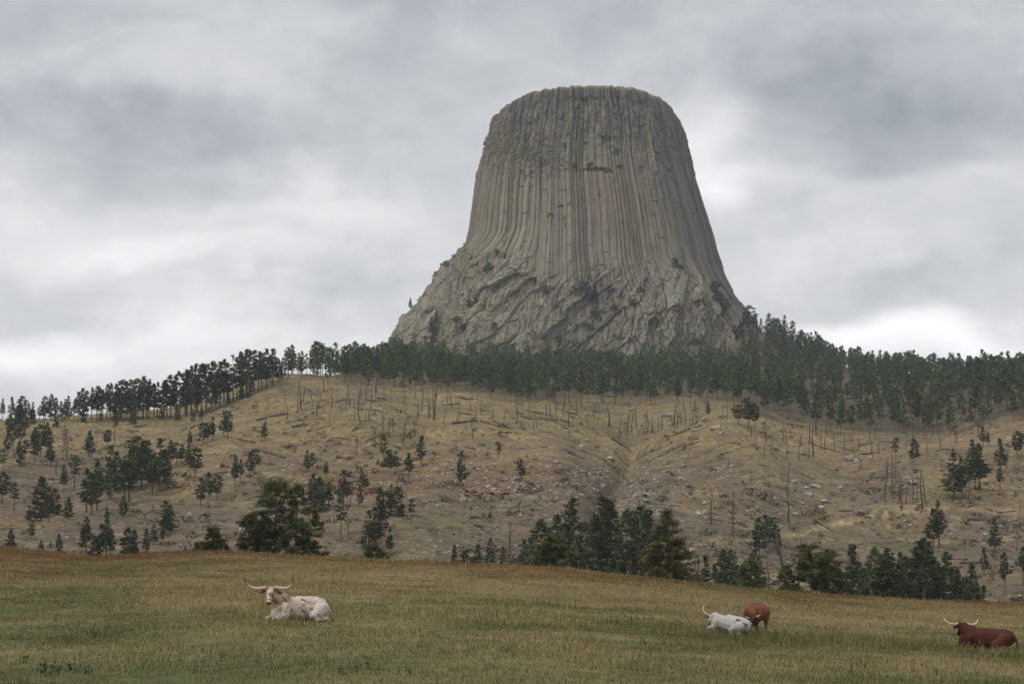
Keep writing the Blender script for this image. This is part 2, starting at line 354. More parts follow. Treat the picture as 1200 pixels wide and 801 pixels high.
# ------------------------------------------------------------------ the rock tower
YC = 1500.
LEFT = np.array([(133, 578), (145, 575), (160, 572), (185, 566), (200, 561), (215, 558), (228, 556), (250, 553), (270, 551), (284, 548), (292, 541), (298, 535), (310, 521), (328, 508), (345, 499), (362, 482), (378, 470), (390, 460), (405, 454), (430, 446), (480, 435)], float)
RIGHT = np.array([(133, 797), (145, 802), (158, 805), (170, 807), (195, 812), (215, 818), (230, 823), (262, 833), (290, 841), (318, 849), (343, 861), (360, 874), (378, 888), (395, 898), (415, 908), (440, 920), (480, 938)], float)
vr = np.linspace(480, 133, 400)
xl, el_ = se(np.interp(vr, LEFT[:, 0], LEFT[:, 1]), vr); xr, _ = se(np.interp(vr, RIGHT[:, 0], RIGHT[:, 1]), vr)
zrow = el_*YC; xl = xl*YC; xr = xr*YC
# plan outline: broad rounded front, an arris at front right, a receding right face
PLAN = np.array([(-1, .15), (-.93, -.30), (-.66, -.70), (-.2, -.93), (.25, -.93), (.64, -.76), (.86, -.36), (1., .1), (.92, .5), (.6, .86), (0, 1.), (-.6, .88), (-.92, .55)])
pp = np.concatenate([PLAN, PLAN[:1]]); sl = np.concatenate([[0], np.cumsum(np.hypot(*np.diff(pp, axis=0).T))])
NT0 = 4000; tq = np.linspace(0, sl[-1], NT0, endpoint=False); pxy = np.stack([np.interp(tq, sl, pp[:, 0]), np.interp(tq, sl, pp[:, 1])], -1)
r_ = 300; kk = np.exp(-.5*(np.arange(-r_, r_+1)/95)**2); kk /= kk.sum()
pxy = np.stack([np.convolve(np.concatenate([pxy[-r_:, i], pxy[:, i], pxy[:r_, i]]), kk, 'valid') for i in (0, 1)], -1)
pxy[:, 0] = 2*(pxy[:, 0]-pxy[:, 0].min())/np.ptp(pxy[:, 0])-1
# dense sampling at the front
dens = np.where(pxy[:, 1] < .35, 1., .18); cum = np.cumsum(dens); NT = 1500
ti = np.interp(np.linspace(0, cum[-1], NT, endpoint=False), cum, np.arange(NT0))
px = np.interp(ti, np.arange(NT0), pxy[:, 0]); py = np.interp(ti, np.arange(NT0), pxy[:, 1])
arc = ti/NT0                                                       # 0..1 round the plan
dx = np.roll(px, -1)-np.roll(px, 1); dy = np.roll(py, -1)-np.roll(py, 1); ln = np.hypot(dx, dy); nx, ny = dy/ln, -dx/ln
if (nx*px+ny*py).mean() < 0: nx, ny = -nx, -ny
ctr = (xl+xr)/2; half = (xr-xl)/2
xl2 = se(np.interp(vr, [133, 145, 160, 185, 215, 250, 284, 330, 400, 480], [578, 575, 572, 566, 558, 553, 547, 537, 520, 503]), vr)[0]*YC   # the column shaft alone
ctr2 = (xl2+xr)/2; half2 = (xr-xl2)/2; depth = half2*1.0
apron = gblur(xl2-xl, 2, 0)                                        # the left buttress stands out from the shaft
aw = sstep(-.35, -1, px)*sstep(.75, .1, py)
BX = ctr2[:, None]+half2[:, None]*px[None]-apron[:, None]*aw[None]; BY = YC+depth[:, None]*py[None]-.3*apron[:, None]*(sstep(-.1, -.6, px)*sstep(-.1, -.6, py))[None]; BZ = zrow[:, None]+0*BX
BZ = BZ-(9.5*np.abs(px)**5+1.5*np.abs(px)**2)[None]*sstep(190, 133, vr)[:, None]
UT, VT = uv_of(BX, BY, BZ)
A = arc[None]+0*BX; front = (py[None] < .45)+0*BX
# column layout
NCOL = 212
wds = RNG.choice([.5, .75, 1., 1.3, 1.8], NCOL)*RNG.uniform(.85, 1.15, NCOL); edges = np.concatenate([[0], np.cumsum(wds)]); edges /= edges[-1]
wob = fbm(A*60, BZ/60, 11, 3)*.0011+fbm(A*14, BZ/130, 12, 2)*.0016
a_ = (A+wob) % 1.0
ci = np.clip(np.searchsorted(edges, a_.ravel(), side='right')-1, 0, NCOL-1).reshape(a_.shape)
fr = (a_-edges[ci])/(edges[ci+1]-edges[ci])
rnd = lambda s: _h(ci.astype(float), 0*a_, 0*a_, s)
groove = np.abs(2*fr-1)**4.5
gdep = .9+1.5*_h((ci+(fr > .5)).astype(float), 0*a_, 0*a_, 77)**1.6
# slabs broken off the columns: steps in each column's face at its own heights
seg = np.floor(BZ/(11+18*rnd(3))+rnd(4)*9+rnd(9)*3); segr = _h(ci.astype(float), seg, 0*a_, 5)
seg2 = np.floor(BZ/(5+7*rnd(6))+rnd(7)*9); seg2r = _h(ci.astype(float), seg2, 0*a_, 8)
top_w = sstep(200, 150, VT)
rough = np.clip(top_w*.75+1.0*bump2(UT, VT, 628, 188, 45, 26)+.7*bump2(UT, VT, 772, 205, 14, 50)+.6*sstep(128, 112, VT)+.5*bump2(UT, VT, 575, 170, 18, 30), 0, 1.3)
bund = fbm(A*26, BZ/190, 15, 3)*2.4+fbm(A*75, BZ/110, 16, 2)*2.0
D = bund+(rnd(1)-.5)*2.4-groove*gdep+(segr-.5)*(.9+1.4*rough)+(seg2r-.5)*(.35+2.6*rough)
D = D-1.6*(rnd(13) > .86)*sstep(.08, .2, fr)*sstep(.92, .8, fr)*sstep(300, 270, VT)*sstep(130, 160, VT)
D = D+rough*(fbm(A*420, BZ/2.6, 18, 3)*1.8)+fbm(A*300, BZ/5, 19, 3)*.35
# lower third: massive broken buttresses
bl = np.interp(UT, [440, 520, 545, 600, 640, 700, 760, 790, 812, 835, 865, 900], [270, 278, 284, 288, 304, 308, 302, 296, 306, 326, 356, 410])
leftk = sstep(640, 585, UT)
base = sstep(-16, 44-20*leftk, VT-bl+15*fbm(A*60, BZ/60, 23, 3)+12*(rnd(31)-.5))
q1 = (UT+1.15*VT)/1.52; q2 = (1.15*UT-VT)/1.52                     # q2 runs along the diagonal slabs (up to the right)
right = sstep(715, 760, UT)
wx = fbm(UT/22, VT/30, 131, 3)*5; wy = fbm(UT/22, VT/30, 133, 3)*6
dm = (1-right)*np.clip(.3+1.1*bump2(UT, VT, 660, 390, 75, 55)+.6*bump2(UT, VT, 570, 350, 50, 50), 0, 1)*sstep(0, 30, UT-np.interp(VT, LEFT[:, 0], LEFT[:, 1]))
A1, e1, id1 = slabs((q1+wx)/13, (q2+wy)/52, 25, 9, 5); A2, e2, id2 = slabs((UT+wx+.10*VT)/10, (VT+2*wy)/46, 27, 7, 5)
A3, e3, id3 = slabs((UT+wx+.2*VT)/5, (VT+wy)/15, 28, 3.2, 2.4); A4, e4, id4 = slabs(UT/2.3+wx*.2, VT/5, 30, 1.3, 1.)
massive = fbm(A*20, BZ/50, 29, 3)*6+ridged(UT/24+VT/40, VT/60, 35, 3)*2.5
edge = .35+.65*sstep(0, 34, UT-np.interp(VT, LEFT[:, 0], LEFT[:, 1]))
colk = np.maximum(.95-.65*sstep(10, 110, VT-bl), .85*sstep(735, 770, UT))*(1-.6*leftk)
DB = .75*massive*edge+edge*(.62*A1-2.0*sstep(.07, 0, e1))*dm+edge*((.55+.25*leftk)*A2-1.8*sstep(.08, 0, e2))*(1-dm)+(.6+.15*leftk)*(A3-1.2*sstep(.09, 0, e3))+.5*A4+fbm(UT/3, VT/3.6, 39, 3)*.3+2.0
DB = DB+colk*((rnd(1)-.5)*2.4-groove*gdep+(segr-.5)*1.6)
DB = DB-5*bump2(UT, VT, 700, 372, 26, 46)+5*bump2(UT, VT, 790, 345, 34, 40)+4*bump2(UT, VT, 600, 380, 55, 36)-4*bump2(UT, VT, 512, 380, 9, 34)
D = D*(1-base)+DB*base+(1-right)*0
nz1 = fbm(UT/5, VT/5, 141, 2); nz2 = fbm(UT/3.4, VT/3, 143, 2)
# hollows and overhangs where slabs have fallen out
for (cu, cv, cw, chh, cd) in ((700, 199, 17, 2.2, 6), (692, 194, 5, 3, 4), (712, 163, 6, 4, 3.5), (722, 178, 3, 4, 3), (727, 196, 3.5, 3, 4), (674, 196, 3, 4, 3.5), (662, 172, 2, 4, 2.5), (786, 199, 3, 3, 3), (703, 228, 2, 2, 2.5), (657, 242, 2.5, 1.6, 3), (646, 253, 3, 2, 3), (813, 251, 4, 1.6, 3), (590, 247, 2, 2, 2), (667, 239, 2, 2, 2), (684, 388, 12, 9, 5), (812, 402, 9, 3, 4), (663, 260, 2, 7, 1.6), (752, 200, 2, 5, 2)):
    D = D-cd*.8*sstep(1.25, .7, np.hypot((UT-cu+3*nz1)/cw, (VT-cv+3.2*nz2)/chh)+.35*nz2)*front
D = np.where(front, D, D*.7)
PX = BX+nx[None]*D; PY = BY+ny[None]*D; PZ = BZ+.35*(seg2r-.5)*rough
# rim rounding and cap
capf = [(.992, 2.6), (.975, 4.6), (.95, 6.2), (.90, 7.4), (.82, 8.1), (.7, 8.6), (.5, 9), (.3, 9.3), (.1, 9.5)]
capX, capY, capZ = [], [], []
for (f, dz) in capf:
    x = ctr2[-1]+(PX[-1]-ctr2[-1])*f; y = YC+(PY[-1]-YC)*f
    capX.append(x); capY.append(y); capZ.append(PZ[-1]+dz*1.05+fbm(x/4, y/4, 41, 3)*.9)
PX = np.vstack([PX]+capX); PY = np.vstack([PY]+capY); PZ = np.vstack([PZ]+capZ)
# rock colours: grey-olive stone, ochre-lichen streaks, violet-grey right face with its shade painted in, rust stain below the overhang
NB = len(vr)
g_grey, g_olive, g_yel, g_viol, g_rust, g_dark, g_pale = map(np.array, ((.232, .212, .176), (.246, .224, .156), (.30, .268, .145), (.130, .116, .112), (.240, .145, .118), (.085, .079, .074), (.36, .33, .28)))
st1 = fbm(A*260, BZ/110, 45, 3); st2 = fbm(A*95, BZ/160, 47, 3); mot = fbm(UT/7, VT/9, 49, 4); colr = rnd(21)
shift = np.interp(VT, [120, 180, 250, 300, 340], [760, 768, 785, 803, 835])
w_v = 2.6*sstep(-4, 10, UT-shift)*sstep(400, 330, VT)+1.5*sstep(180, 120, VT)*(.6+.8*mot)+.5*bump2(UT, VT, 628, 188, 45, 26)  # first term paints shade into the right face; others darken top and rough patch
w_o = .7+.5*st2+.35*(colr-.5); w_g = .70-.3*st2+.4*mot
w_y = 1.1*sstep(.05, .5, st1+.5*(colr-.4))*sstep(760, 640, UT)*sstep(140, 230, VT)+1.0*bump2(UT, VT, 786, 262, 5, 26)+.5*bump2(UT, VT, 575, 260, 20, 40)*(.6+st1)+.35*base*sstep(.1, .5, mot)
w_r = 1.2*bump2(UT, VT, 704, 214, 17, 18)*(.7+.6*st1)+.5*bump2(UT, VT, 735, 262, 20, 38)*(.6+st1)+.5*bump2(UT, VT, 662, 180, 6, 22)+.9*bump2(UT, VT, 690, 412, 14, 10)+.5*bump2(UT, VT, 615, 345, 40, 12)*(.5+mot)+.55*bump2(UT, VT, 710, 240, 14, 50)
w_d = .9*sstep(.25, .7, st1*1.1-.2*st2)+.5*rough*sstep(-.1, .4, mot)+.35*base*sstep(.25, .55, fbm(UT/9+3, VT/16, 53, 3))+.6*bump2(UT, VT, 700, 345, 60, 26)*sstep(-.1, .4, mot)
w_p = .8*base*sstep(.2, .5, fbm(UT/10, VT/6, 55, 3))+.3*sstep(.3, .6, st1)
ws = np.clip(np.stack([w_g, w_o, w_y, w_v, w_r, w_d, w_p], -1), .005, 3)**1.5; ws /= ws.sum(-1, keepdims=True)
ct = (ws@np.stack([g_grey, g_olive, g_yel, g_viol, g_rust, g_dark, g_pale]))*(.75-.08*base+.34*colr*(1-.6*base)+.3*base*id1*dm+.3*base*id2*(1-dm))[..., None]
capc = [ct[-1]*.9]*2+[np.broadcast_to(np.array((.27, .225, .15)), ct[-1].shape)]*(len(capf)-2)
ct = np.concatenate([ct]+[c[None] for c in capc])
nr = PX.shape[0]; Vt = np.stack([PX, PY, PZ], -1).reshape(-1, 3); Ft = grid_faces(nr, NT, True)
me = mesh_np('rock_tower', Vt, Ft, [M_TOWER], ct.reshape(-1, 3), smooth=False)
link('rock_tower', me, label='huge flat-topped rock tower of grey-olive vertical columns rising above the forest belt', category='rock tower')
TU, TV = uv_of(PX[:NB], PY[:NB], PZ[:NB]); TFR = (py[None] < .3)+0*TU > .5
def on_tower(u, v):
    d = (TU-u)**2+(TV-v)**2+np.where(TFR, 0, 1e9); i = np.unravel_index(np.argmin(d), d.shape)
    return np.array((PX[:NB][i], PY[:NB][i], PZ[:NB][i]))

# ------------------------------------------------------------------ vegetation kit
def frames(d):
    d = d/np.linalg.norm(d, axis=-1, keepdims=True)
    a = np.where(np.abs(d[..., 2:3]) < .9, np.array((0, 0, 1.)), np.array((1., 0, 0)))
    x = np.cross(a, d); x /= np.linalg.norm(x, axis=-1, keepdims=True); return x, np.cross(d, x), d
def tube(P, rad, n=6, cap=True):
    """tapered tube along the points P with radii rad -> V, F (quads)"""
    P = np.asarray(P, float); rad = np.asarray(rad, float); t = np.gradient(P, axis=0)
    x, y, _ = frames(t)
    # keep the ring orientation steady
    a = np.linspace(0, 2*np.pi, n, endpoint=False)
    V = P[:, None]+rad[:, None, None]*(np.cos(a)[None, :, None]*x[:, None]+np.sin(a)[None, :, None]*y[:, None])
    return V.reshape(-1, 3), grid_faces(len(P), n, True)
def join(parts):
    Vs, Fs, o = [], [], 0
    for V, F in parts: Vs.append(V); Fs.append(F+o); o += len(V)
    return np.concatenate(Vs), np.concatenate(Fs)
def pine(seed, H, base, Rc, prof, nbr, csz, nleaf, leaf=(.5, .2), gaps=.12, lean=.02, up=.15, sides=6, tint=(.080, .112, .052), trunk_r=None, stubs=0, tcol=(.13, .10, .078), solid=1.):
    """one pine: (trunk V,F,col), (crown V,F,col). prof: 'cone', 'oval', 'round', 'flat'"""
    r = np.random.default_rng(seed)
    tr = trunk_r or H*.014
    k = 9; tz = np.linspace(-.4, H*.98, k); wobx = np.cumsum(r.normal(0, lean*H/k, k)); woby = np.cumsum(r.normal(0, lean*H/k, k))
    wobx -= wobx[0]; woby -= woby[0]
    rad = tr*(1.15-np.linspace(0, 1, k))*np.array([1.25]+[1]*(k-1))
    parts = [tube(np.stack([wobx, woby, tz], -1), rad, sides)]
    axis = lambda z: np.array((np.interp(z, tz, wobx), np.interp(z, tz, woby), z))
    cl = []
    az = r.uniform(0, 6.28); skips = [(r.uniform(0, 6.28), r.uniform(.1, .9)) for _ in range(4)]
    for i in range(nbr):
        t = (i+r.uniform(0, 1))/nbr; z = H*(base+(1-base)*t*.985); az += 2.4+r.normal(0, .5)
        if prof == 'cone': pr = (1-t)**.8*(.55+.45*min(1, t/.12))
        elif prof == 'spire': pr = (.55+.45*t/.22) if t < .22 else (1-(t-.22)/.78)**.72
        elif prof == 'oval': pr = math.sqrt(max(0, 1-((t-.36)/.64)**2)) if t > .36 else .62+.38*t/.36
        elif prof == 'round': pr = math.sqrt(max(0, 1-((t-.5)/.52)**2))
        else: pr = .45+.55*math.sin(min(1, t*1.15)*math.pi*.8)
        rr = Rc*max(pr, .10)*r.uniform(.62, 1.18)
        if r.uniform() < gaps: continue
        if any(abs((az-a+3.14) % 6.28-3.14) < .5 and abs(t-tt) < .10 for a, tt in skips): continue
        up_ = up*(1.6*t-.25)+r.normal(0, .09)
        d = np.array((math.cos(az), math.sin(az), up_)); d /= np.linalg.norm(d)
        p0 = axis(z); p1 = p0+d*rr
        if rr > .5: parts.append(tube(np.stack([p0, (p0+p1)/2+np.array((0, 0, -.03*rr)), p1]), np.array((tr*.32, tr*.2, tr*.08))*(1.1-t*.6), 4))
        m = max(1, int(round(rr*.75/(csz*.8))))
        for q in range(m):
            f = 1-.72*(q+r.uniform(-.3, .3))/max(m, 1); f = min(1.02, max(.12, f))
            c = p0+d*rr*f+np.array((r.normal(0, .22), r.normal(0, .22), r.normal(.08, .14)))*csz
            cl.append((c, csz*r.uniform(.7, 1.25), az))
    for q in range(3): cl.append((axis(H*(.975-.03*q))+r.normal(0, .1, 3)*csz, csz*.55, 0))
    for _ in range(stubs):
        z = H*r.uniform(.12, base+.05); a = r.uniform(0, 6.28); p0 = axis(z); ln = Rc*r.uniform(.25, .7)
        parts.append(tube(np.stack([p0, p0+ln*np.array((math.cos(a), math.sin(a), r.uniform(-.25, .15)))]), np.array((tr*.22, tr*.06)), 4))
    C = np.array([c[0] for c in cl]); S_ = np.array([c[1] for c in cl]); n = len(C)
    tn = r.uniform(.55, 1.55, n)
    cc = np.repeat(C, nleaf, 0); ss = np.repeat(S_, nleaf)[:, None]
    o = r.normal(0, 1, (n*nleaf, 3)); o /= np.linalg.norm(o, axis=1, keepdims=True); o *= r.uniform(.25, 1, (n*nleaf, 1))**.6
    ctr_ = cc+o*ss*np.array((1, 1, .62))
    d = o*np.array((1, 1, .6))+np.array((0, 0, .5))+r.normal(0, .45, o.shape)
    x, y, d = frames(d)
    Ln = leaf[0]*r.uniform(.7, 1.3, (len(d), 1))*.5; Wd = leaf[1]*r.uniform(.7, 1.3, (len(d), 1))*.5*solid
    V = np.stack([ctr_-d*Ln-x*Wd*.5, ctr_-d*Ln*.2+x*Wd*1.1, ctr_+d*Ln+x*Wd*.25, ctr_+d*Ln*.15-x*Wd*1.1], 1).reshape(-1, 3)
    F = np.arange(len(V)).reshape(-1, 4)
    lt = np.repeat(tn, nleaf)*r.uniform(.8, 1.2, n*nleaf)
    yel = np.repeat(r.uniform(-.12, .22, n), nleaf)
    col = np.stack([tint[0]*lt*(1+yel*1.6), tint[1]*lt*(1+yel*.5), tint[2]*lt*(1-yel*.6)], -1)
    tv, tf = join(parts); tz_ = np.clip(tv[:, 2:3]/H, 0, 1)
    tcl = np.array(tcol)[None]*(1+.25*tz_)
    return (tv, tf, tcl), (V, F, np.repeat(col, 4, 0))
def pine_meshes(nm, *a, **k):
    (tv, tf, tcl), (V, F, c) = pine(*a, **k)
    return (mesh_np(nm+'_trunk', tv, tf, [M_BARK], tcl), mesh_np(nm+'_crown', V, F, [M_NEEDLE], c, smooth=False))
def put_pine(name, meshes, loc, rz, sc, label, cat='pine', group=None, wide=1.):
    t = thing(name, label, cat, tuple(loc), rz, group, (sc*wide, sc*wide, sc))
    link('trunk', meshes[0], t); link('crown', meshes[1], t)
    return t

# far kinds are modelled 12 m tall and scaled
FAR = dict(
  ponderosa=[pine_meshes('ponderosa', 100+i, 12, [.30, .40, .24, .36, .20, .46, .28, .34, .22][i], [1.9, 1.6, 2.2, 1.75, 2.3, 1.5, 1.7, 2.4, 1.9][i], ['oval', 'spire', 'spire', 'round', 'spire', 'oval', 'spire', 'oval', 'spire'][i], [64, 56, 70, 54, 76, 44, 60, 64, 70][i], .46, 24, (.5, .2), [.1, .12, .16, .2, .1, .22, .1, .24, .14][i], lean=[.02, .03, .015, .035, .02, .04, .02, .03, .02][i], stubs=6) for i in range(9)],
  slender=[pine_meshes('slender', 140+i, 12, [.25, .18, .32, .22][i], [1.9, 2.1, 1.7, 2.0][i], 'cone', [76, 78, 66, 72][i], .44, 22, (.48, .19), .10, stubs=3) for i in range(4)],
  bushy=[pine_meshes('bushy', 170+i, 12, [.06, .1, .08][i], [3.4, 3.0, 2.7][i], 'cone', 66, .72, 22, (.7, .3), .10) for i in range(3)],
  sparse=[pine_meshes('sparse', 190+i, 12, [.45, .4][i], 1.6, 'flat', 15, .5, 16, (.55, .2), .25, stubs=14, tint=(.085, .092, .060)) for i in range(2)],
)
# nearer trees beside the meadow: finer needles
MID = dict(
  ponderosa=[pine_meshes('ponderosa_fine', 200+i, 12, [.38, .30, .45][i], [2.0, 2.2, 1.8][i], 'spire', [66, 74, 62][i], .40, 36, (.38, .12), .12, stubs=7, tint=(.094, .122, .058)) for i in range(3)],
  slender=[pine_meshes('slender_fine', 220+i, 12, [.2, .14, .26, .10][i], [1.7, 1.9, 1.55, 2.0][i], 'cone', [62, 66, 54, 70][i], .46, 44, (.42, .14), .10, stubs=4, tint=(.094, .122, .058)) for i in range(4)],
  bushy=[pine_meshes('bushy_fine', 240+i, 12, [.05, .08][i], [3.3, 3.0][i], 'oval', 84, .62, 44, (.5, .18), .10, tint=(.094, .122, .058)) for i in range(2)],
)
KIND_WORDS = dict(ponderosa='bare-trunked dark pine', slender='slender dark conical pine', bushy='bushy low-branched pine', sparse='thin half-dead pine')

# ------------------------------------------------------------------ pines picked out on the slopes: (u, v of the foot, height in photo pixels, kind)
P_, S2, B_, X_ = 'ponderosa', 'slender', 'bushy', 'sparse'
SLOPE = [
 (9, 535, 30, P_), (15, 528, 32, P_), (22, 548, 30, P_), (29, 545, 28, P_), (4, 556, 30, P_), (2, 590, 36, P_), (16, 600, 36, P_), (25, 520, 26, P_), (12, 512, 24, P_),
 (40, 540, 38, P_), (48, 534, 34, P_), (55, 530, 32, P_), (59, 546, 30, P_), (76, 522, 30, X_), (105, 530, 24, B_), (126, 524, 20, P_), (75, 577, 31, S2), (87, 574, 40, P_),
 (101, 600, 50, S2), (107, 604, 48, P_), (114, 598, 58, S2), (129, 585, 58, S2), (136, 576, 46, P_), (145, 590, 50, P_), (151, 588, 52, P_),
 (154, 575, 52, P_), (161, 566, 50, P_), (166, 571, 50, S2), (172, 563, 45, P_), (178, 580, 45, S2), (187, 576, 60, S2), (184, 581, 40, P_), (193, 570, 40, P_),
 (200, 548, 30, S2), (207, 546, 27, P_), (213, 542, 22, P_), (222, 526, 22, S2), (236, 496, 17, P_), (238, 521, 26, P_), (249, 516, 26, S2), (243, 518, 22, P_), (262, 511, 30, P_), (267, 515, 33, P_),
 (221, 551, 30, S2), (229, 560, 36, P_), (235, 592, 33, P_), (244, 595, 42, P_), (254, 586, 29, P_), (275, 571, 35, S2), (282, 566, 27, P_), (293, 559, 28, P_), (299, 553, 25, P_),
 (34, 614, 23, S2), (37, 632, 22, P_), (48, 610, 46, B_), (57, 612, 40, S2), (63, 603, 31, B_), (80, 607, 24, B_), (101, 646, 40, S2), (96, 648, 27, P_), (118, 656, 40, S2), (111, 655, 28, B_), (124, 653, 44, S2), (129, 651, 30, S2),
 (69, 652, 27, B_), (12, 642, 20, B_), (48, 648, 15, B_), (125, 612, 18, S2), (137, 616, 17, X_), (144, 608, 28, P_), (149, 651, 31, B_), (157, 648, 28, B_), (170, 640, 40, X_), (171, 650, 28, S2), (180, 638, 24, S2), (190, 638, 22, S2), (194, 626, 36, S2), (199, 622, 28, B_),
 (360, 553, 25, S2), (367, 551, 20, P_), (382, 561, 21, S2), (424, 576, 23, P_), (429, 573, 18, S2), (450, 545, 33, P_), (457, 556, 30, P_), (464, 552, 22, S2), (479, 566, 34, P_), (494, 545, 34, P_), (541, 571, 40, P_), (584, 538, 20, P_), (418, 533, 30, X_),
 (366, 604, 46, S2), (374, 600, 40, B_), (385, 596, 31, S2), (402, 592, 40, S2), (411, 593, 28, P_), (421, 594, 26, S2), (400, 631, 46, P_), (408, 633, 42, X_), (446, 620, 48, S2), (452, 622, 42, P_), (465, 605, 33, B_), (458, 600, 30, S2), (482, 613, 28, P_), (611, 562, 24, P_), (606, 560, 18, X_),
 (432, 652, 50, S2), (447, 652, 52, P_), (457, 650, 32, S2), (440, 644, 42, S2), (310, 514, 18, P_),
 (830, 491, 20, S2), (866, 498, 24, P_), (877, 501, 34, P_), (885, 501, 28, P_),
 (1118, 585, 52, S2), (1128, 585, 47, S2), (1136, 574, 38, P_), (1148, 572, 48, P_), (1140, 546, 30, P_), (1143, 566, 40, P_), (1152, 523, 23, P_), (1158, 523, 18, S2), (1172, 553, 38, S2), (1172, 574, 24, P_), (1180, 548, 26, X_), (1192, 537, 32, P_), (1197, 533, 26, P_), (1104, 556, 18, X_), (1075, 585, 34, X_), (1050, 538, 25, P_), (1072, 536, 22, B_),
 (890, 652, 46, P_), (897, 640, 36, P_), (906, 646, 38, P_), (912, 650, 30, P_), (1094, 642, 44, P_), (1101, 641, 52, S2), (1166, 646, 36, S2), (1153, 673, 32, S2), (1178, 698, 48, P_), (1192, 646, 30, X_), (1199, 686, 46, P_), (1038, 597, 20, X_),
]
# trees in the hollow behind the meadow crest
ROWT = [
 (533, 659, 20, S2), (548, 660, 16, B_), (560, 660, 24, S2), (575, 660, 26, S2), (589, 661, 18, S2), (614, 665, 34, S2), (623, 664, 30, S2), (634, 655, 42, P_), (652, 656, 54, P_), (659, 658, 40, S2), (672, 660, 72, P_), (665, 660, 42, S2),
 (690, 674, 48, S2), (699, 674, 70, S2), (707, 676, 86, P_), (715, 676, 82, S2), (722, 674, 42, S2), (735, 668, 72, P_), (742, 664, 60, S2), (752, 664, 66, P_), (759, 660, 60, S2),
 (826, 686, 32, S2), (837, 686, 22, S2), (848, 687, 42, P_), (856, 688, 40, P_), (858, 690, 18, B_), (868, 690, 28, S2), (886, 694, 46, P_),
 (1000, 702, 58, S2), (994, 703, 32, B_), (1026, 706, 62, P_), (1033, 706, 52, S2), (1040, 707, 60, P_), (1057, 708, 56, S2), (1066, 708, 48, P_), (1075, 709, 62, P_), (1082, 710, 70, P_), (1090, 710, 68, S2), (1098, 711, 48, S2), (1111, 712, 66, P_), (1105, 711, 40, S2), (1122, 713, 44, S2), (1133, 713, 34, S2), (1140, 713, 48, S2), (1153, 714, 28, S2), (1012, 704, 40, S2), (1047, 707, 40, B_), (1020, 705, 46, P_), (1062, 708, 54, S2), (1070, 709, 44, B_), (1086, 710, 52, B_), (1094, 711, 58, P_), (1117, 712, 42, S2), (1128, 713, 36, B_), (1146, 714, 30, S2), (984, 701, 36, S2), (1006, 703, 44, P_), (680, 668, 40, S2), (696, 674, 50, B_), (728, 672, 44, S2), (642, 662, 40, S2),
]
# near trees just beyond the crest: (u, v foot, height, half width, kind, label)
rr = random.Random(5)
placed = []
def ordinal_labels(items, where):
    """items: [(obj, u, kindwords, px height)] of one part of the picture, told apart by size and order from the left"""
    pass
ORD = ['leftmost', 'second', 'third', 'fourth', 'fifth', 'sixth', 'seventh', 'eighth', 'ninth', 'tenth', 'eleventh', 'twelfth', 'thirteenth', 'fourteenth', 'fifteenth', 'sixteenth', 'seventeenth', 'eighteenth', 'nineteenth', 'twentieth']
cells = {}
def zone(u, v, low):
    side = ['at the left picture edge', 'below the ridge-top pine row', 'below the left buttress', 'below the tower', 'below the right flank', 'at the right picture edge'][min(5, int(np.searchsorted([100, 240, 440, 700, 1000], u)))]
    tier = 'behind the meadow crest' if low else ('high on the slope' if v < 540 else 'midway up the slope' if v < 590 else 'low on the slope')
    return tier+' '+side
for (lst, low, ymin, ymax, kit) in ((SLOPE, False, 425, 1200, FAR), (ROWT, True, 0, 0, MID)):
    for (u, v, h, k) in lst:
        if low:
            Yt = rr.uniform(330, 420); s_, e_ = se(u, v); X_w = float(s_)*Yt; loc = np.array((X_w, Yt, float(zat(X_w, Yt))))
            top_e = float(se(u, v-h)[1])*Yt; Hm = max(4, top_e-loc[2])
        else:
            loc = hit(u, v, ymin, ymax); s_, e_ = se(u, v-h); Hm = float(e_)*loc[1]-loc[2]
        cells.setdefault((zone(u, v, low), k), []).append((u, loc, Hm, kit))
for (zn, k), its in cells.items():
    its.sort(key=lambda a: a[0]); n = len(its); hs = [a[2] for a in its]
    for i, (u, loc, Hm, kit) in enumerate(its):
        ms = rr.choice(kit.get(k) or FAR[k])
        if n == 1: o_ = 'the only'
        else: o_ = ORD[i] if i < n-1 or i > 18 else 'rightmost'
        lab = f"{o_} {KIND_WORDS[k]} {zn}"
        placed.append(put_pine('pine_tree', ms, loc-np.array((0, 0, .15)), rr.uniform(0, 6.28), Hm/12*rr.uniform(1.0, 1.12), lab, 'pine', 'pines scattered over the hillside' if 'crest' not in zn else 'pines in the hollow behind the meadow', wide=rr.uniform(1.1, 1.55)))

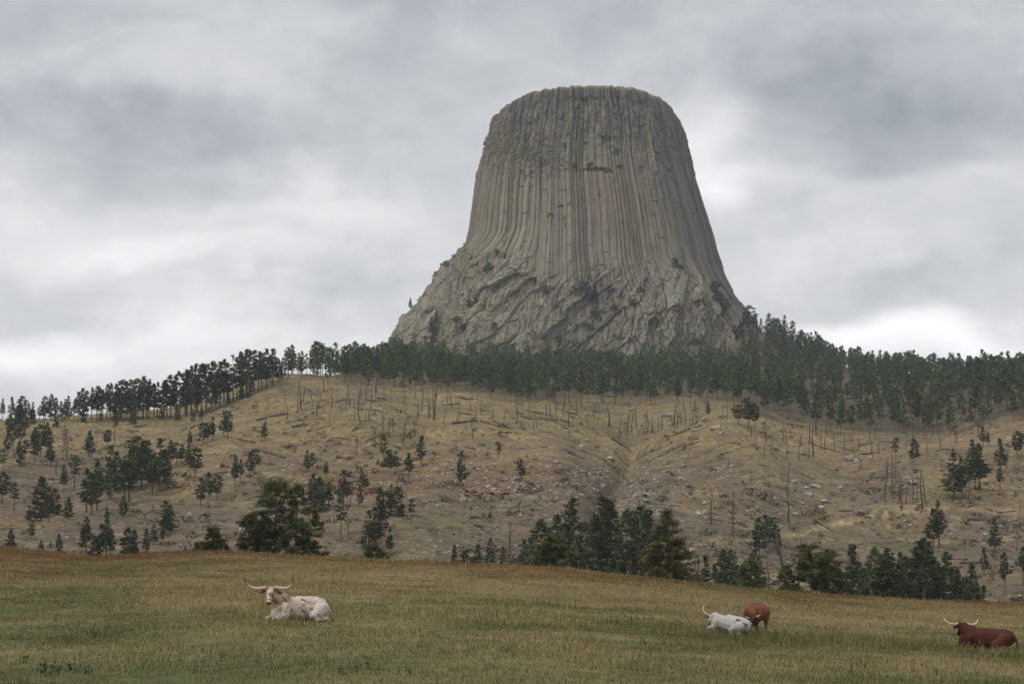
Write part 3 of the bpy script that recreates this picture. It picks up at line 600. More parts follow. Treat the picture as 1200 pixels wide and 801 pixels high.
# ridge-top row on the left skyline
gl = np.interp
RU = np.array([3, 12, 20, 60, 100, 140, 190, 220, 240, 270, 300, 330, 340]); RV = np.array([489, 493, 496, 494, 492, 490, 488, 489, 483, 470, 458, 446, 444])
RT_U = np.array([3, 14, 30, 42, 58, 70, 85, 100, 118, 130, 145, 160, 175, 185, 195, 206, 215, 232, 245, 252, 266, 280, 294, 305, 318, 326, 337, 350, 362, 373])
RT_V = np.array([464, 462, 461, 467, 459, 467, 454, 452, 451, 448, 443, 440, 441, 446, 440, 435, 433, 424, 420, 424, 415, 410, 407, 410, 406, 405, 430, 419, 408, 414])
ridge = []
u = 4.
while u < 332:
    ridge.append(u+rr.uniform(-1.5, 1.5)); u += rr.uniform(3.9, 6.2) if u > 20 else 9
for u in ridge:
    v = gl(u, RU, RV)+rr.uniform(-3, 3); tv_ = gl(u, RT_U, RT_V)+rr.choice([0, 1, 2, 3, 5, 9, 14])
    if 333 < u < 337: continue
    loc = hit(u, v, 640, 900); Hm = max(6, float(se(u, tv_)[1])*loc[1]-loc[2])
    k = P_ if rr.random() < .7 else S2 if rr.random() < .75 else X_
    t = 'lower end' if u < 110 else 'middle' if u < 225 else 'upper end'
    placed.append(put_pine('pine_tree', rr.choice(FAR[k]), loc-np.array((0, 0, .2)), rr.uniform(0, 6.28), Hm/12, f"{KIND_WORDS[k]} against the sky in the {t} of the left ridge-top row", 'pine', f'ridge-top pines, {t} of the row', wide=rr.uniform(1.0, 1.35)))

for i in range(26):   # young trees under the ridge row
    u = rr.uniform(8, 300); v = gl(u, RU, RV)+rr.uniform(-1, 9); h = rr.uniform(10, 20)
    loc = hit(u, v, 620, 900); t = 'lower end' if u < 110 else 'middle' if u < 225 else 'upper end'
    placed.append(put_pine('pine_tree', rr.choice(FAR[B_]), loc-np.array((0, 0, .2)), rr.uniform(0, 6.28), h*loc[1]/FPX/12, f"low bushy young pine at the foot of the left ridge-top row, {t}", 'pine', f'young pines under the ridge row, {t}', wide=1.0))

# the belt of forest under the tower: front row as trees of their own, the wood behind as one mass
nfront = 0; extra = []
u = 338.
while u < 1206:
    v = gl(u, FU, FV)+rr.uniform(-12, 4); Hp = rr.uniform(34, 46) if u > 860 else rr.uniform(28, 42)
    if u < 440: Hp = rr.uniform(30, 38)
    loc = hit(u, v, 700, 1250); Hm = Hp*loc[1]/FPX
    extra.append((loc, Hm/12))
    u += rr.uniform(11, 18); nfront += 1
# pines on the tower's right shoulder and foot
SH = [(862, 385, 20, S2), (868, 392, 22, P_), (874, 384, 30, P_), (879, 380, 34, P_), (885, 392, 26, S2), (892, 394, 22, P_), (899, 398, 24, X_), (906, 404, 30, S2), (912, 404, 32, P_), (919, 410, 28, S2), (926, 412, 26, X_), (934, 416, 24, P_), (942, 420, 28, P_), (950, 424, 26, P_), (958, 426, 24, P_), (966, 430, 26, P_), (976, 434, 26, P_), (986, 438, 24, P_)]
for i, (u, v, h, k) in enumerate(SH):
    loc = hit(u, v, 1300, 1500); tw = on_tower(u, v)
    if u < 884 and tw[1] < loc[1]: loc = tw+np.array((0, .8, 0))
    Hm = h*loc[1]/FPX
    placed.append(put_pine('pine_tree', rr.choice(FAR[k]), loc-np.array((0, 0, .4)), rr.uniform(0, 6.28), Hm/12, f"{ORD[i] if i < len(SH)-1 else 'rightmost'} of the pines stepping down the rock tower's right shoulder", 'pine', "pines on the tower's right shoulder", wide=rr.uniform(1.1, 1.5)))
for i in range(26):   # lower growth filling the shoulder between them
    u = rr.uniform(868, 965); v = gl(u, [868, 890, 910, 940, 965], [398, 396, 404, 418, 428])+rr.uniform(-2, 12)
    loc = hit(u, v, 1300, 1500); h = rr.uniform(14, 24)
    extra.append((loc, h*loc[1]/FPX/12))
LS = [(477, 361, 17, S2), (493, 354, 17, P_), (471, 376, 10, B_), (448, 408, 18, P_), (455, 406, 14, P_), (440, 410, 14, P_), (463, 410, 20, P_), (507, 409, 24, S2), (510, 398, 22, S2), (506, 388, 18, B_), (511, 378, 18, S2)]
for i, (u, v, h, k) in enumerate(LS):
    loc = on_tower(max(u, 478) if v < 372 else u, v) if u > 466 else hit(u, v, 1200, 1480)
    if u < 500 and v < 380:
        loc = np.array((float(se(u+4, v)[0])*loc[1], loc[1], float(se(u, v)[1])*loc[1]-2.5))
    placed.append(put_pine('pine_tree', rr.choice(FAR[k]), loc-np.array((0, 0, .4)), rr.uniform(0, 6.28), h*loc[1]/FPX/12, f"{ORD[i] if i < len(LS)-1 else 'rightmost'} of the small pines rooted on the rock tower's left buttress", 'pine', "pines on the tower's left buttress", wide=1.15))
# shrubs in the cracks of the tower
shr = [pine_meshes('shrub', 300+i, 3, .02, 1.7, 'round', 18, .55, 16, (.55, .28), .05, tint=(.066, .080, .054)) for i in range(3)]
SHR = [(684, 338, 12), (691, 345, 14), (696, 335, 12), (672, 340, 9), (700, 352, 10), (572, 316, 12), (582, 297, 8), (592, 300, 6), (550, 357, 9), (556, 352, 8), (544, 384, 9), (536, 375, 8), (547, 290, 8), (523, 310, 6), (715, 340, 9), (728, 346, 10), (741, 356, 9), (698, 370, 9), (720, 362, 8), (752, 340, 7), (790, 307, 8), (796, 314, 6), (823, 374, 8), (846, 366, 8), (838, 345, 10), (837, 338, 14), (843, 352, 12), (850, 358, 12), (840, 383, 7), (760, 380, 7), (742, 398, 8), (655, 398, 8), (630, 420, 10), (640, 342, 8), (580, 382, 7)]
for i, (u, v, h) in enumerate(SHR):
    loc = on_tower(u, v+h*.35)
    t = put_pine('rock_shrub', rr.choice(shr), loc+np.array((0, .6, -.3)), rr.uniform(0, 6.28), h*loc[1]/FPX/3, f"dark shrub rooted in a crack of the rock tower {'left of' if u < 640 else 'at' if u < 760 else 'right of'} its middle", 'shrub', f"shrubs in the tower's cracks {'left of' if u < 640 else 'at' if u < 760 else 'right of'} its middle")
# the wood behind
lo = [pine(400+i, 12, [.35, .42, .25][i], [1.9, 1.75, 1.9][i], ['spire', 'oval', 'cone'][i], 34, .55, 13, (.7, .28), .08, sides=4) for i in range(3)]
fV, fF, fC, fM, o_ = [], [], [], [], 0
def wood_tree(loc, sc, bank):
    global o_
    (tv1, tf1, tc1), (cv1, cf1, cc1) = bank[frng.integers(len(bank))]
    a = frng.uniform(0, 6.28); Rm = np.array(((math.cos(a), -math.sin(a), 0), (math.sin(a), math.cos(a), 0), (0, 0, 1))); br = frng.uniform(.75, 1.25)
    for (v_, f_, c_, mi) in ((tv1, tf1, tc1, 0), (cv1, cf1, cc1*br, 1)):
        fV.append((v_*np.array((1.15, 1.15, 1)))@Rm.T*sc+np.array((loc[0], loc[1], loc[2]-.2))); fF.append(f_+o_); fC.append(c_); fM.append(np.full(len(f_), mi)); o_ += len(v_)
fine_ = [pine(420+i, 12, [.34, .26, .40, .3][i], [1.8, 2.0, 1.6, 1.9][i], ['spire', 'oval', 'spire', 'cone'][i], 52, .48, 20, (.54, .21), .1, sides=5, stubs=3) for i in range(4)]
frng = np.random.default_rng(12); nf = 0
for Yr in np.arange(790, 1400, 16.):
    for s0 in np.arange(-.14, .31, 6.8/Yr):
        s_ = s0+frng.uniform(-3, 3)/Yr; Yt = Yr+frng.uniform(-8, 8); X_w = s_*Yt; Z_w = float(zat(X_w, Yt)); uu, vv = uv_of(X_w, Yt, Z_w)
        if uu < 340 or uu > 1330 or vv > gl(uu, FU, FV)+1+11*float(fbm(np.array([X_w/22]), np.array([Yt/45]), 117, 2)[0]): continue
        if uu < 470 and Yt > 1050 and uu < 400: continue
        if Yt > 1290 and 470 < uu < 900: continue
        if frng.uniform() < (.12 if uu < 860 else .2): continue
        wood_tree((X_w, Yt, Z_w), frng.uniform(.58, 1.3)*(1.0 if uu < 860 else 1.08), lo)
        nf += 1
for loc, sc in extra: wood_tree(loc, sc, fine_)
me = mesh_np('forest', np.concatenate(fV), np.concatenate(fF), [M_BARK, M_NEEDLE], np.concatenate(fC), False, np.concatenate(fM))
link('forest', me, kind='stuff')
print('pines', len(placed), 'front', nfront, 'forest', nf)

# near trees at the meadow crest
def crest_pt(u, Yd):
    s_ = float(se(u, 650)[0]); X_ = s_*Yd; return np.array((X_, Yd, float(zat(X_, Yd))))
def near_pine(u, vtop, Yd, label, rx, rz=0, **kw):
    loc = crest_pt(u, Yd); top = float(se(u, vtop)[1])*Yd; H = top-loc[2]
    kw.setdefault('tint', (.080, .095, .040))
    rc = rx*Yd/FPX
    ms = pine_meshes('near_pine', kw.pop('seed'), H, kw.pop('base', .06), rc, kw.pop('prof', 'cone'), int(kw.pop('nbr', 90)*1.5), kw.pop('csz', .42)*.78, kw.pop('nleaf', 60), kw.pop('leaf', (.26, .055)), **kw)
    return put_pine('crest_pine', ms, loc-np.array((0, 0, .1)), rz, 1, label, 'pine')
near_pine(782, 597, 215, 'large olive-green conical pine standing behind the meadow crest below the tower', 44, seed=501, nbr=150, lean=.004, csz=.52, tint=(0.140, 0.146, 0.056), gaps=.05)
near_pine(950, 636, 225, 'broad bushy olive pine behind the crest, right of the rust-red standing cow', 31, seed=502, prof='oval', base=.05, nbr=100, csz=.5, tint=(0.112, 0.129, 0.049))
near_pine(972, 642, 228, 'second stem of the broad bushy pine clump, right beside it', 22, seed=503, prof='oval', base=.08, nbr=70, csz=.48, tint=(0.112, 0.129, 0.052))
near_pine(921, 660, 222, 'small round olive pine at the left foot of the broad bushy pine', 13, seed=504, prof='oval', nbr=46, tint=(0.105, 0.129, 0.052))
near_pine(646, 624, 220, 'low broad olive pine behind the crest, before the taller dark pines below the tower', 27, seed=505, prof='oval', nbr=80, tint=(0.124, 0.133, 0.052))
near_pine(668, 645, 215, 'small yellowish bush-like pine beside the low broad olive pine', 14, seed=506, prof='round', nbr=36, tint=(0.133, 0.129, 0.052))
near_pine(878, 652, 230, 'low green pine behind the crest, right of the large conical pine', 17, seed=507, prof='oval', nbr=56, tint=(0.117, 0.149, 0.052))
near_pine(248, 617, 200, 'small bushy juniper-like pine alone on the crest, left of the biggest dark tree', 14, seed=508, prof='oval', base=.02, nbr=56, csz=.36, tint=(0.105, 0.112, 0.044))
near_pine(262, 630, 202, 'shrubby right-hand side stem next to the small bushy crest pine', 9, seed=509, prof='round', base=.05, nbr=26, csz=.34, tint=(0.101, 0.109, 0.044))
near_pine(236, 634, 201, 'shrubby left-hand side stem next to the small bushy crest pine', 9, seed=510, prof='round', base=.02, nbr=26, csz=.34, tint=(0.105, 0.112, 0.044))
near_pine(436, 636, 205, 'low ragged green pine peeping over the crest, right of the biggest tree', 13, seed=511, prof='round', nbr=34, tint=(0.112, 0.129, 0.049))
near_pine(449, 646, 203, 'knee-high green pine tip on the crest beside the low ragged pine', 8, seed=512, prof='round', nbr=20, tint=(0.112, 0.129, 0.049))
# the biggest dark tree: a ragged many-headed pine with its neighbours
near_pine(323, 561, 195, 'biggest dark ragged pine on the meadow crest, left of centre', 25, seed=520, prof='round', base=.32, nbr=66, csz=.58, gaps=.22, tint=(0.081, 0.105, 0.044), lean=.03)
near_pine(348, 566, 196, 'right-hand leader of the biggest dark pine clump on the crest', 15, seed=521, prof='round', base=.5, nbr=40, csz=.52, gaps=.2, tint=(0.081, 0.105, 0.044), lean=.04)
near_pine(307, 598, 193, 'left-hand lower half of the biggest dark pine clump on the crest', 22, seed=522, prof='round', base=.03, nbr=56, csz=.52, tint=(0.076, 0.100, 0.044))
near_pine(292, 602, 198, 'dark rounded pine at the left foot of the biggest pine clump', 18, seed=523, prof='oval', base=.03, nbr=56, csz=.44, tint=(0.072, 0.096, 0.050))
near_pine(362, 592, 199, 'thin olive-brown pine at the right of the biggest pine clump', 17, seed=524, prof='oval', base=.08, nbr=56, csz=.4, gaps=.2, tint=(0.112, 0.112, 0.049))
near_pine(378, 646, 197, 'low dark shrub-like pine at the right foot of the biggest pine clump', 11, seed=525, prof='round', base=.02, nbr=26, csz=.36)
near_pine(346, 612, 192, 'short dense dark pine under the thin olive-brown pine', 22, seed=526, prof='round', base=.02, nbr=52, csz=.5, tint=(0.076, 0.100, 0.044))

# ------------------------------------------------------------------ dead trees, logs
def dead_mesh(seed, H, nb, blen, char):
    r = np.random.default_rng(seed); k = 7; tz = np.linspace(-.4, H, k); wx = np.cumsum(r.normal(0, .012*H, k)); wy = np.cumsum(r.normal(0, .012*H, k)); wx -= wx[0]; wy -= wy[0]
    tr = H*.0155; parts = [tube(np.stack([wx, wy, tz], -1), tr*np.linspace(1.15, .35, k), 6)]
    for i in range(nb):
        z = H*r.uniform(.25, .97); a = r.uniform(0, 6.28); p0 = np.array((np.interp(z, tz, wx), np.interp(z, tz, wy), z)); d = np.array((math.cos(a), math.sin(a), r.uniform(-.1, .7))); ln = blen*(1.15-z/H)*r.uniform(.5, 1.2)
        pm = p0+d*ln*.55+r.normal(0, .05*ln, 3); p1 = p0+d*ln+np.array((0, 0, .15*ln))
        parts.append(tube(np.stack([p0, pm, p1]), np.array((tr*.34, tr*.22, tr*.1)), 4))
        if ln > 1: parts.append(tube(np.stack([pm, pm+r.normal(0, .3*ln, 3)]), np.array((tr*.18, tr*.06)), 4))
    V, F = join(parts); c = np.array(char)[None]*(1+.0*V[:, :1])*np.where(V[:, 2:3] > H*.7, 1.35, 1)
    return mesh_np('dead_tree', V, F, [M_CHAR], c)
POLE = [dead_mesh(600+i, 9, 4, 1.0, (.075, .062, .056)) for i in range(4)]
BRAN = [dead_mesh(620+i, 9, 26, 3.0, (.13, .11, .10)) for i in range(4)]
SNAG = [(79, 540, 46, 1), (133, 522, 24, 1), (66, 556, 26, 0), (75, 528, 22, 0), (334, 474, 19, 0), (348, 484, 24, 0), (353, 480, 32, 0), (355, 471, 22, 0), (366, 470, 20, 1), (400, 484, 17, 0), (415, 492, 22, 0), (422, 499, 46, 1), (432, 493, 24, 0), (450, 469, 18, 0), (458, 468, 15, 0), (474, 473, 14, 0), (502, 490, 34, 0), (508, 492, 36, 0), (510, 486, 30, 0), (539, 489, 22, 0), (551, 482, 18, 0), (447, 512, 26, 1), (455, 511, 24, 1), (461, 506, 20, 1), (472, 520, 32, 1), (440, 520, 22, 1), (486, 512, 24, 0), (535, 525, 12, 0), (554, 514, 22, 0), (388, 478, 26, 1), (410, 476, 28, 1), (428, 470, 26, 1), (372, 466, 18, 0), (312, 498, 22, 0), (314, 480, 16, 0), (336, 492, 20, 0),
 (606, 489, 12, 0), (620, 492, 16, 0), (626, 505, 18, 0), (697, 492, 20, 0), (714, 498, 24, 0), (726, 514, 30, 0), (735, 506, 28, 0), (740, 506, 24, 0), (746, 500, 26, 0), (757, 504, 28, 0), (759, 505, 26, 0), (764, 508, 24, 0), (776, 504, 24, 0), (790, 500, 28, 0), (793, 502, 26, 0), (803, 496, 22, 0), (812, 494, 24, 0), (816, 495, 20, 0), (768, 514, 10, 0), (781, 511, 8, 0), (652, 553, 8, 0), (676, 575, 18, 0), (708, 548, 16, 0), (783, 573, 15, 0), (819, 516, 10, 0), (827, 545, 12, 0), (854, 545, 14, 0), (845, 505, 14, 0),
 (834, 614, 38, 0), (924, 566, 26, 0), (925, 612, 44, 0), (953, 535, 40, 0), (949, 520, 28, 0), (904, 528, 20, 0), (1037, 575, 40, 1), (1045, 580, 46, 1), (1052, 590, 36, 1), (1056, 598, 40, 1), (1061, 590, 30, 1), (1050, 568, 28, 1), (1070, 585, 32, 0), (1084, 586, 36, 0), (1081, 597, 46, 0), (1155, 602, 10, 0), (1130, 648, 16, 0), (1195, 605, 20, 0), (978, 528, 22, 0), (990, 530, 24, 0), (1006, 528, 20, 0), (1030, 530, 22, 0), (880, 512, 20, 0), (896, 512, 22, 0), (938, 522, 22, 0), (966, 530, 24, 0),
 (598, 656, 46, 1), (816, 688, 40, 1), (822, 684, 28, 1), (890, 692, 34, 1), (924, 650, 30, 1), (934, 655, 26, 1), (905, 680, 30, 1), (735, 676, 28, 1), (330, 456, 18, 0), (379, 458, 20, 0), (563, 486, 22, 0), (590, 500, 20, 0), (578, 494, 18, 0), (530, 478, 22, 0), (495, 480, 22, 0), (520, 496, 20, 0), (645, 486, 18, 0), (660, 490, 16, 0), (676, 484, 18, 0), (640, 500, 14, 0), (1120, 520, 24, 1), (1146, 512, 22, 0)]
SNAG += [(u_, v_, h_, 0) for u_, v_, h_ in [(rr.uniform(345, 560), rr.uniform(456, 500), rr.uniform(10, 20)) for _ in range(46)]+[(rr.uniform(600, 860), rr.uniform(474, 505), rr.uniform(9, 22)) for _ in range(42)]+[(rr.uniform(880, 1110), rr.uniform(505, 540), rr.uniform(12, 24)) for _ in range(34)]]
zs = lambda u, v: ('on the grassy top of the left hill' if u < 400 else 'on the open slope below the left buttress' if u < 600 else 'on the open slope below the middle of the tower' if u < 860 else 'on the right-hand slope') if v < 600 else 'in the hollow near the meadow crest'
red_i = dead_mesh(650, 12, 70, 2.2, (.17, .075, .055))
for (u, v, h, k) in SNAG:
    if v > 640 and h > 25:
        Yt = 380.; s_ = float(se(u, v)[0]); loc = np.array((s_*Yt, Yt, float(zat(s_*Yt, Yt)))); Hm = float(se(u, v-h)[1])*Yt-loc[2]
    else:
        loc = hit(u, v, 425, 1200); Hm = h*loc[1]/FPX
    ms = rr.choice(BRAN if k else POLE)
    sz = 'tall' if Hm > 8 else 'short'
    lab = f"{sz} {'grey branchy dead tree' if k else 'burnt bare tree pole'} standing {zs(u, v)}"
    o = link('dead_tree', ms, None, label=lab, category='dead tree', group=f"{sz} {'branchy dead trees' if k else 'burnt poles'} {zs(u, v)}")
    o.location = loc; o.rotation_euler = (rr.gauss(0, .04), rr.gauss(0, .04), rr.uniform(0, 6.28)); sc = Hm/9; o.scale = (sc*1.6, sc*1.6, sc)
loc = hit(858, 627, 425, 900); o = link('dead_tree', red_i, None, label='rust-brown dead pine with all its twigs, alone above the pale shelf', category='dead tree'); o.location = loc; sc = 52*loc[1]/FPX/12; o.scale = (sc, sc, sc)
loc = hit(736, 672, 330, 900); o = link('dead_tree', red_i, None, label='small reddish dead tree left of the large conical pine at the crest', category='dead tree'); o.location = crest_pt(736, 300); o.scale = (.55, .55, .5)

def log_mesh(seed):
    r = np.random.default_rng(seed); k = 6; x = np.linspace(-5, 5, k); parts = [tube(np.stack([x, r.normal(0, .08, k), r.normal(.12, .05, k)], -1), np.linspace(.26, .10, k), 6)]
    for i in range(7):
        a = r.uniform(-4, 4.6); ln = r.uniform(.4, 1.5); an = r.uniform(.2, 2.9); parts.append(tube(np.array(((a, 0, .12), (a+ln*.5, math.cos(an)*ln, .12+abs(math.sin(an))*ln))), np.array((.06, .02)), 4))
    V, F = join(parts); return mesh_np('fallen_log', V, F, [M_CHAR], np.tile(np.array((.085, .072, .062)), (len(V), 1)))
LOGM = [log_mesh(700+i) for i in range(4)]
def lay(o, loc, az, length):
    d = np.array((math.cos(az), math.sin(az))); h = length/2
    za = float(zat(loc[0]-d[0]*h, loc[1]-d[1]*h)); zb = float(zat(loc[0]+d[0]*h, loc[1]+d[1]*h))
    o.location = (loc[0], loc[1], (za+zb)/2+.05); o.rotation_euler = (rr.uniform(-.3, .3), -math.atan2(zb-za, length), az); sc = length/10; o.scale = (sc, sc*1.8, sc*1.8)
LOGS = [(320, 488, 36), (345, 494, 22), (352, 500, 20), (438, 470, 20), (448, 468, 18), (545, 495, 36), (575, 497, 24), (590, 507, 20), (640, 486, 18), (640, 492, 24), (675, 534, 20), (696, 566, 22), (735, 583, 22), (745, 586, 16), (760, 530, 18), (770, 527, 16), (795, 508, 26), (810, 503, 24), (790, 567, 14), (834, 602, 18), (840, 610, 20), (728, 522, 26), (660, 500, 20), (760, 540, 14), (1000, 540, 20), (975, 528, 18), (1020, 532, 22), (948, 560, 14), (1150, 610, 30), (1165, 614, 26), (1120, 655, 26), (1140, 660, 30), (155, 505, 18), (165, 500, 22), (150, 494, 16), (300, 505, 16), (230, 510, 16), (1180, 600, 22), (885, 640, 20), (870, 648, 22), (500, 545, 14), (470, 545, 18), (420, 565, 14), (560, 548, 18), (430, 480, 20), (400, 470, 18)]
LOGS += [(rr.uniform(340, 860), rr.uniform(465, 545), rr.uniform(9, 20)) for _ in range(44)]+[(rr.uniform(860, 1190), rr.uniform(515, 600), rr.uniform(9, 20)) for _ in range(24)]+[(rr.uniform(100, 340), rr.uniform(500, 560), rr.uniform(8, 18)) for _ in range(18)]
for (u, v, l) in LOGS:
    loc = hit(u, v, 425, 1100); o = link('fallen_log', rr.choice(LOGM), None, label=f"fallen charred log lying {zs(u, v)}", category='log', group=f"fallen logs {zs(u, v)}")
    lay(o, loc, rr.choice([rr.gauss(.35, .5), rr.gauss(2.7, .5)]), l*loc[1]/FPX*1.1)

# ------------------------------------------------------------------ rocks and outcrops
def rock_mesh(nm, seed, sub=3, flat=.6, blocky=.35, m=None, col=(.34, .31, .27)):
    bm = bmesh.new(); bmesh.ops.create_icosphere(bm, subdivisions=sub, radius=1); r = np.random.default_rng(seed)
    V = np.array([v.co for v in bm.verts]); F = np.array([[l.index for l in f.verts] for f in bm.faces]); bm.free()
    for _ in range(14):
        n = r.normal(0, 1, 3); n /= np.linalg.norm(n); d = V@n; lim = r.uniform(.5, .85); V = V-np.where(d > lim, (d-lim)*.92, 0)[:, None]*n
    V = V+V*(fbm(V[:, 0]*2.2+seed, V[:, 1]*2.2+V[:, 2]*1.7, seed, 3)*.12)[:, None]
    V = V*np.array((1, .8, flat))
    c = np.array(col)[None]*(1+.3*fbm(V[:, 0]*3, V[:, 2]*3+V[:, 1], seed+3, 3))[:, None]
    return mesh_np(nm, V, F, [m or M_ROCK], c, smooth=False)
ROCKM = [rock_mesh('boulder', 800+i) for i in range(6)]
ROCKS = [(690, 556, 7), (688, 547, 7), (697, 550, 5), (716, 539, 12), (725, 574, 6), (740, 564, 7), (722, 525, 7), (758, 580, 11), (756, 587, 8), (799, 562, 9), (790, 524, 10), (797, 552, 5), (825, 590, 8), (842, 563, 5), (858, 547, 7), (848, 502, 8), (838, 502, 14), (845, 508, 10), (814, 505, 10), (880, 572, 7), (888, 566, 6), (818, 603, 12), (826, 602, 12), (770, 604, 6), (800, 612, 7), (775, 598, 5), (948, 580, 15), (956, 571, 14), (966, 588, 12), (930, 565, 10), (932, 603, 8), (928, 570, 7), (940, 590, 8), (962, 595, 9), (945, 572, 9), (917, 529, 12), (996, 538, 14), (1004, 541, 10), (1020, 536, 8), (958, 526, 9), (915, 603, 8), (1010, 602, 12), (1017, 605, 9), (1060, 612, 7), (1066, 617, 6), (1052, 605, 8), (1174, 618, 9), (1190, 609, 8), (1195, 700, 10), (1185, 700, 6), (985, 572, 8), (1000, 574, 7), (1062, 561, 12), (1070, 566, 10), (355, 563, 6), (332, 553, 7), (325, 566, 6), (345, 566, 7), (350, 582, 9), (372, 560, 7), (470, 568, 9), (447, 567, 8), (456, 569, 6), (430, 588, 6), (500, 559, 6), (521, 549, 5), (512, 556, 5), (560, 550, 7), (568, 562, 9), (540, 575, 6), (588, 578, 8), (580, 574, 9), (596, 572, 6), (615, 573, 9), (622, 565, 8), (628, 570, 7), (610, 580, 7), (560, 580, 6), (535, 640, 6), (498, 648, 7), (510, 642, 5), (490, 640, 6), (520, 648, 6), (240, 545, 6), (255, 548, 7), (261, 540, 5), (268, 552, 6), (230, 540, 5), (290, 530, 6), (305, 545, 7), (316, 560, 8), (55, 558, 6), (60, 566, 6), (72, 560, 5), (90, 552, 5), (212, 640, 6), (640, 520, 5), (665, 505, 6), (608, 484, 7), (618, 480, 5), (667, 470, 7), (785, 486, 8), (848, 488, 10), (745, 474, 6)]
zr = lambda u, v: ('near the left ridge' if u < 320 else 'by the ledges below the left buttress' if u < 650 else 'in the gully below the tower' if u < 780 else 'on the round hill below the tower' if u < 900 else 'on the right-hand slope')
for (u, v, wd) in ROCKS:
    loc = hit(u, v, 425, 1200); sc = wd*loc[1]/FPX/2*1.1
    szw = 'large' if wd > 9 else 'middle-sized' if wd > 6 else 'small'
    o = link('boulder', rr.choice(ROCKM), None, label=f"{szw} pale grey boulder lying {zr(u, v)}", category='boulder', group=f"{szw} pale boulders {zr(u, v)}")
    o.location = loc+np.array((0, 0, sc*.15)); o.rotation_euler = (rr.uniform(-.3, .3), rr.uniform(-.3, .3), rr.uniform(0, 6.28)); o.scale = (sc, sc, sc*rr.uniform(.7, 1.1))
loc = hit(406, 558, 425, 1000); o = link('boulder', rock_mesh('round_boulder', 830, 3, .95, .1, M_ROCK, (.13, .10, .085)), None, label='round dark-brown boulder on the ledge below the left buttress', category='boulder'); sc = 7*loc[1]/FPX; o.location = loc+np.array((0, 0, sc*.6)); o.scale = (sc, sc, sc)
# layered sandstone ledges cropping out of the slope
def ledge(u0, u1, v, hpx, seed, label, col):
    """a ragged rock face with its own strata and tilted blocks, set into the slope along the contour"""
    us = np.arange(u0, u1+.01, .8); base_ = np.array([hit(u, v+hpx*.35+1.2*math.sin(u*.21), 425, 1000) for u in us])
    Yb = gblur(base_[:, 1], 6, 0); m = Yb.mean()/FPX; Xb = se(us, us*0+v)[0]*Yb; Zb = zat(Xb, Yb)
    H = hpx*m; nz = 22; t = np.linspace(-.25, 1, nz); rag = .55+.45*fbm(us/7, us*0, seed, 3)+.2*fbm(us/2.5, us*0+4, seed+1, 2)
    end = sstep(0, .15, (us-u0)/(u1-u0))*sstep(1, .85, (us-u0)/(u1-u0)); rag = rag*(.25+.75*end)
    T, Ug = np.meshgrid(t, us, indexing='ij')
    f1, f2, cid = worley(Ug/7+.3*T, T*hpx/4.2+.15*Ug/7, seed+5)
    outd = (2.2*(cid-.3)-1.3*sstep(.16, 0, f2-f1)+1.1*fbm(Ug/3, T*4, seed+6, 3))*m*2.2*sstep(1.02, .9, T)*sstep(-.3, -.1, T)*end[None]
    Xl = np.broadcast_to(Xb, T.shape); Yl = Yb[None]-1.2*m-outd+T*H*.35; Zl = Zb[None]+T*H*rag[None]
    back = [(Xb, Yb+H*1.0, zat(Xb, Yb+H*1.0)-.1)]
    X_ = np.vstack([Xl]+[b[0][None] for b in back]); Y_ = np.vstack([Yl]+[b[1][None] for b in back]); Z_ = np.vstack([Zl]+[b[2][None] for b in back])
    c = np.array(col)[None, None]*(.75+.5*np.vstack([cid, cid[-1:]]))[..., None]*(1-.45*np.vstack([sstep(.12, 0, f2-f1), 0*cid[-1:]]))[..., None]
    me = mesh_np('rock_ledge', np.stack([X_, Y_, Z_], -1).reshape(-1, 3), grid_faces(*X_.shape), [M_CLIFF], c.reshape(-1, 3), smooth=False)
    return link('rock_ledge', me, None, label=label, category='rock ledge')
ledge(190, 228, 566, 15, 41, 'orange sandstone ledge in broken blocks below the left ridge', (.33, .22, .13))
ledge(54, 82, 562, 9, 42, 'low pale rock ledge near the left picture edge', (.32, .24, .17))
ledge(350, 398, 566, 11, 43, 'crumbling reddish bank left of the round dark boulder', (.27, .175, .11))
ledge(410, 480, 574, 13, 44, 'ochre earth bank with rock blocks right of the round dark boulder', (.29, .185, .105))
ledge(500, 545, 566, 11, 45, 'brown rocky ledge left of the long ochre ledge', (.26, .19, .125))
ledge(540, 604, 576, 15, 46, 'long ochre sandstone ledge in the middle of the left hill', (.31, .215, .115))
ledge(602, 640, 570, 17, 47, 'pale rubble outcrop at the right end of the ochre ledge', (.32, .26, .19))
ledge(1050, 1078, 566, 8, 48, 'small pale ledge on the right-hand slope', (.33, .28, .21))
ledge(868, 894, 572, 4, 49, 'thin pale rock shelf on the round hill below the tower', (.36, .31, .25))
# loose stones and tufts strewn over the slopes
srng = np.random.default_rng(31); bV, bF, bC, o_ = [], [], [], 0
base_r = [(np.array([v.co for v in m_.vertices]), np.array([p.vertices[:] for p in m_.polygons])) for m_ in [rock_mesh('stone', 850+i, 1) for i in range(3)]]
for i in range(2900):
    u, v = srng.uniform(-60, 1260), srng.uniform(478, 690)
    if i % 3: u = srng.normal(730, 70); v = srng.normal(570, 40)
    if i % 5 == 0: u = srng.normal(560, 60); v = srng.normal(566, 14)
    if fbm(np.array([u/30]), np.array([v/18]), 91, 3)[0] < -.12: continue
    loc = hit(u, v, 430, 900)
    V0, F0 = base_r[i % 3]; sc = srng.gamma(2, .20)+.15; a = srng.uniform(0, 6.28); ca, sa = math.cos(a), math.sin(a)
    bV.append((V0@np.array(((ca, -sa, 0), (sa, ca, 0), (0, 0, 1))).T)*sc+loc); bF.append(F0+o_); o_ += len(V0); bC.append(np.tile(np.array((.36, .32, .27))*srng.uniform(.55, 1.15), (len(V0), 1)))
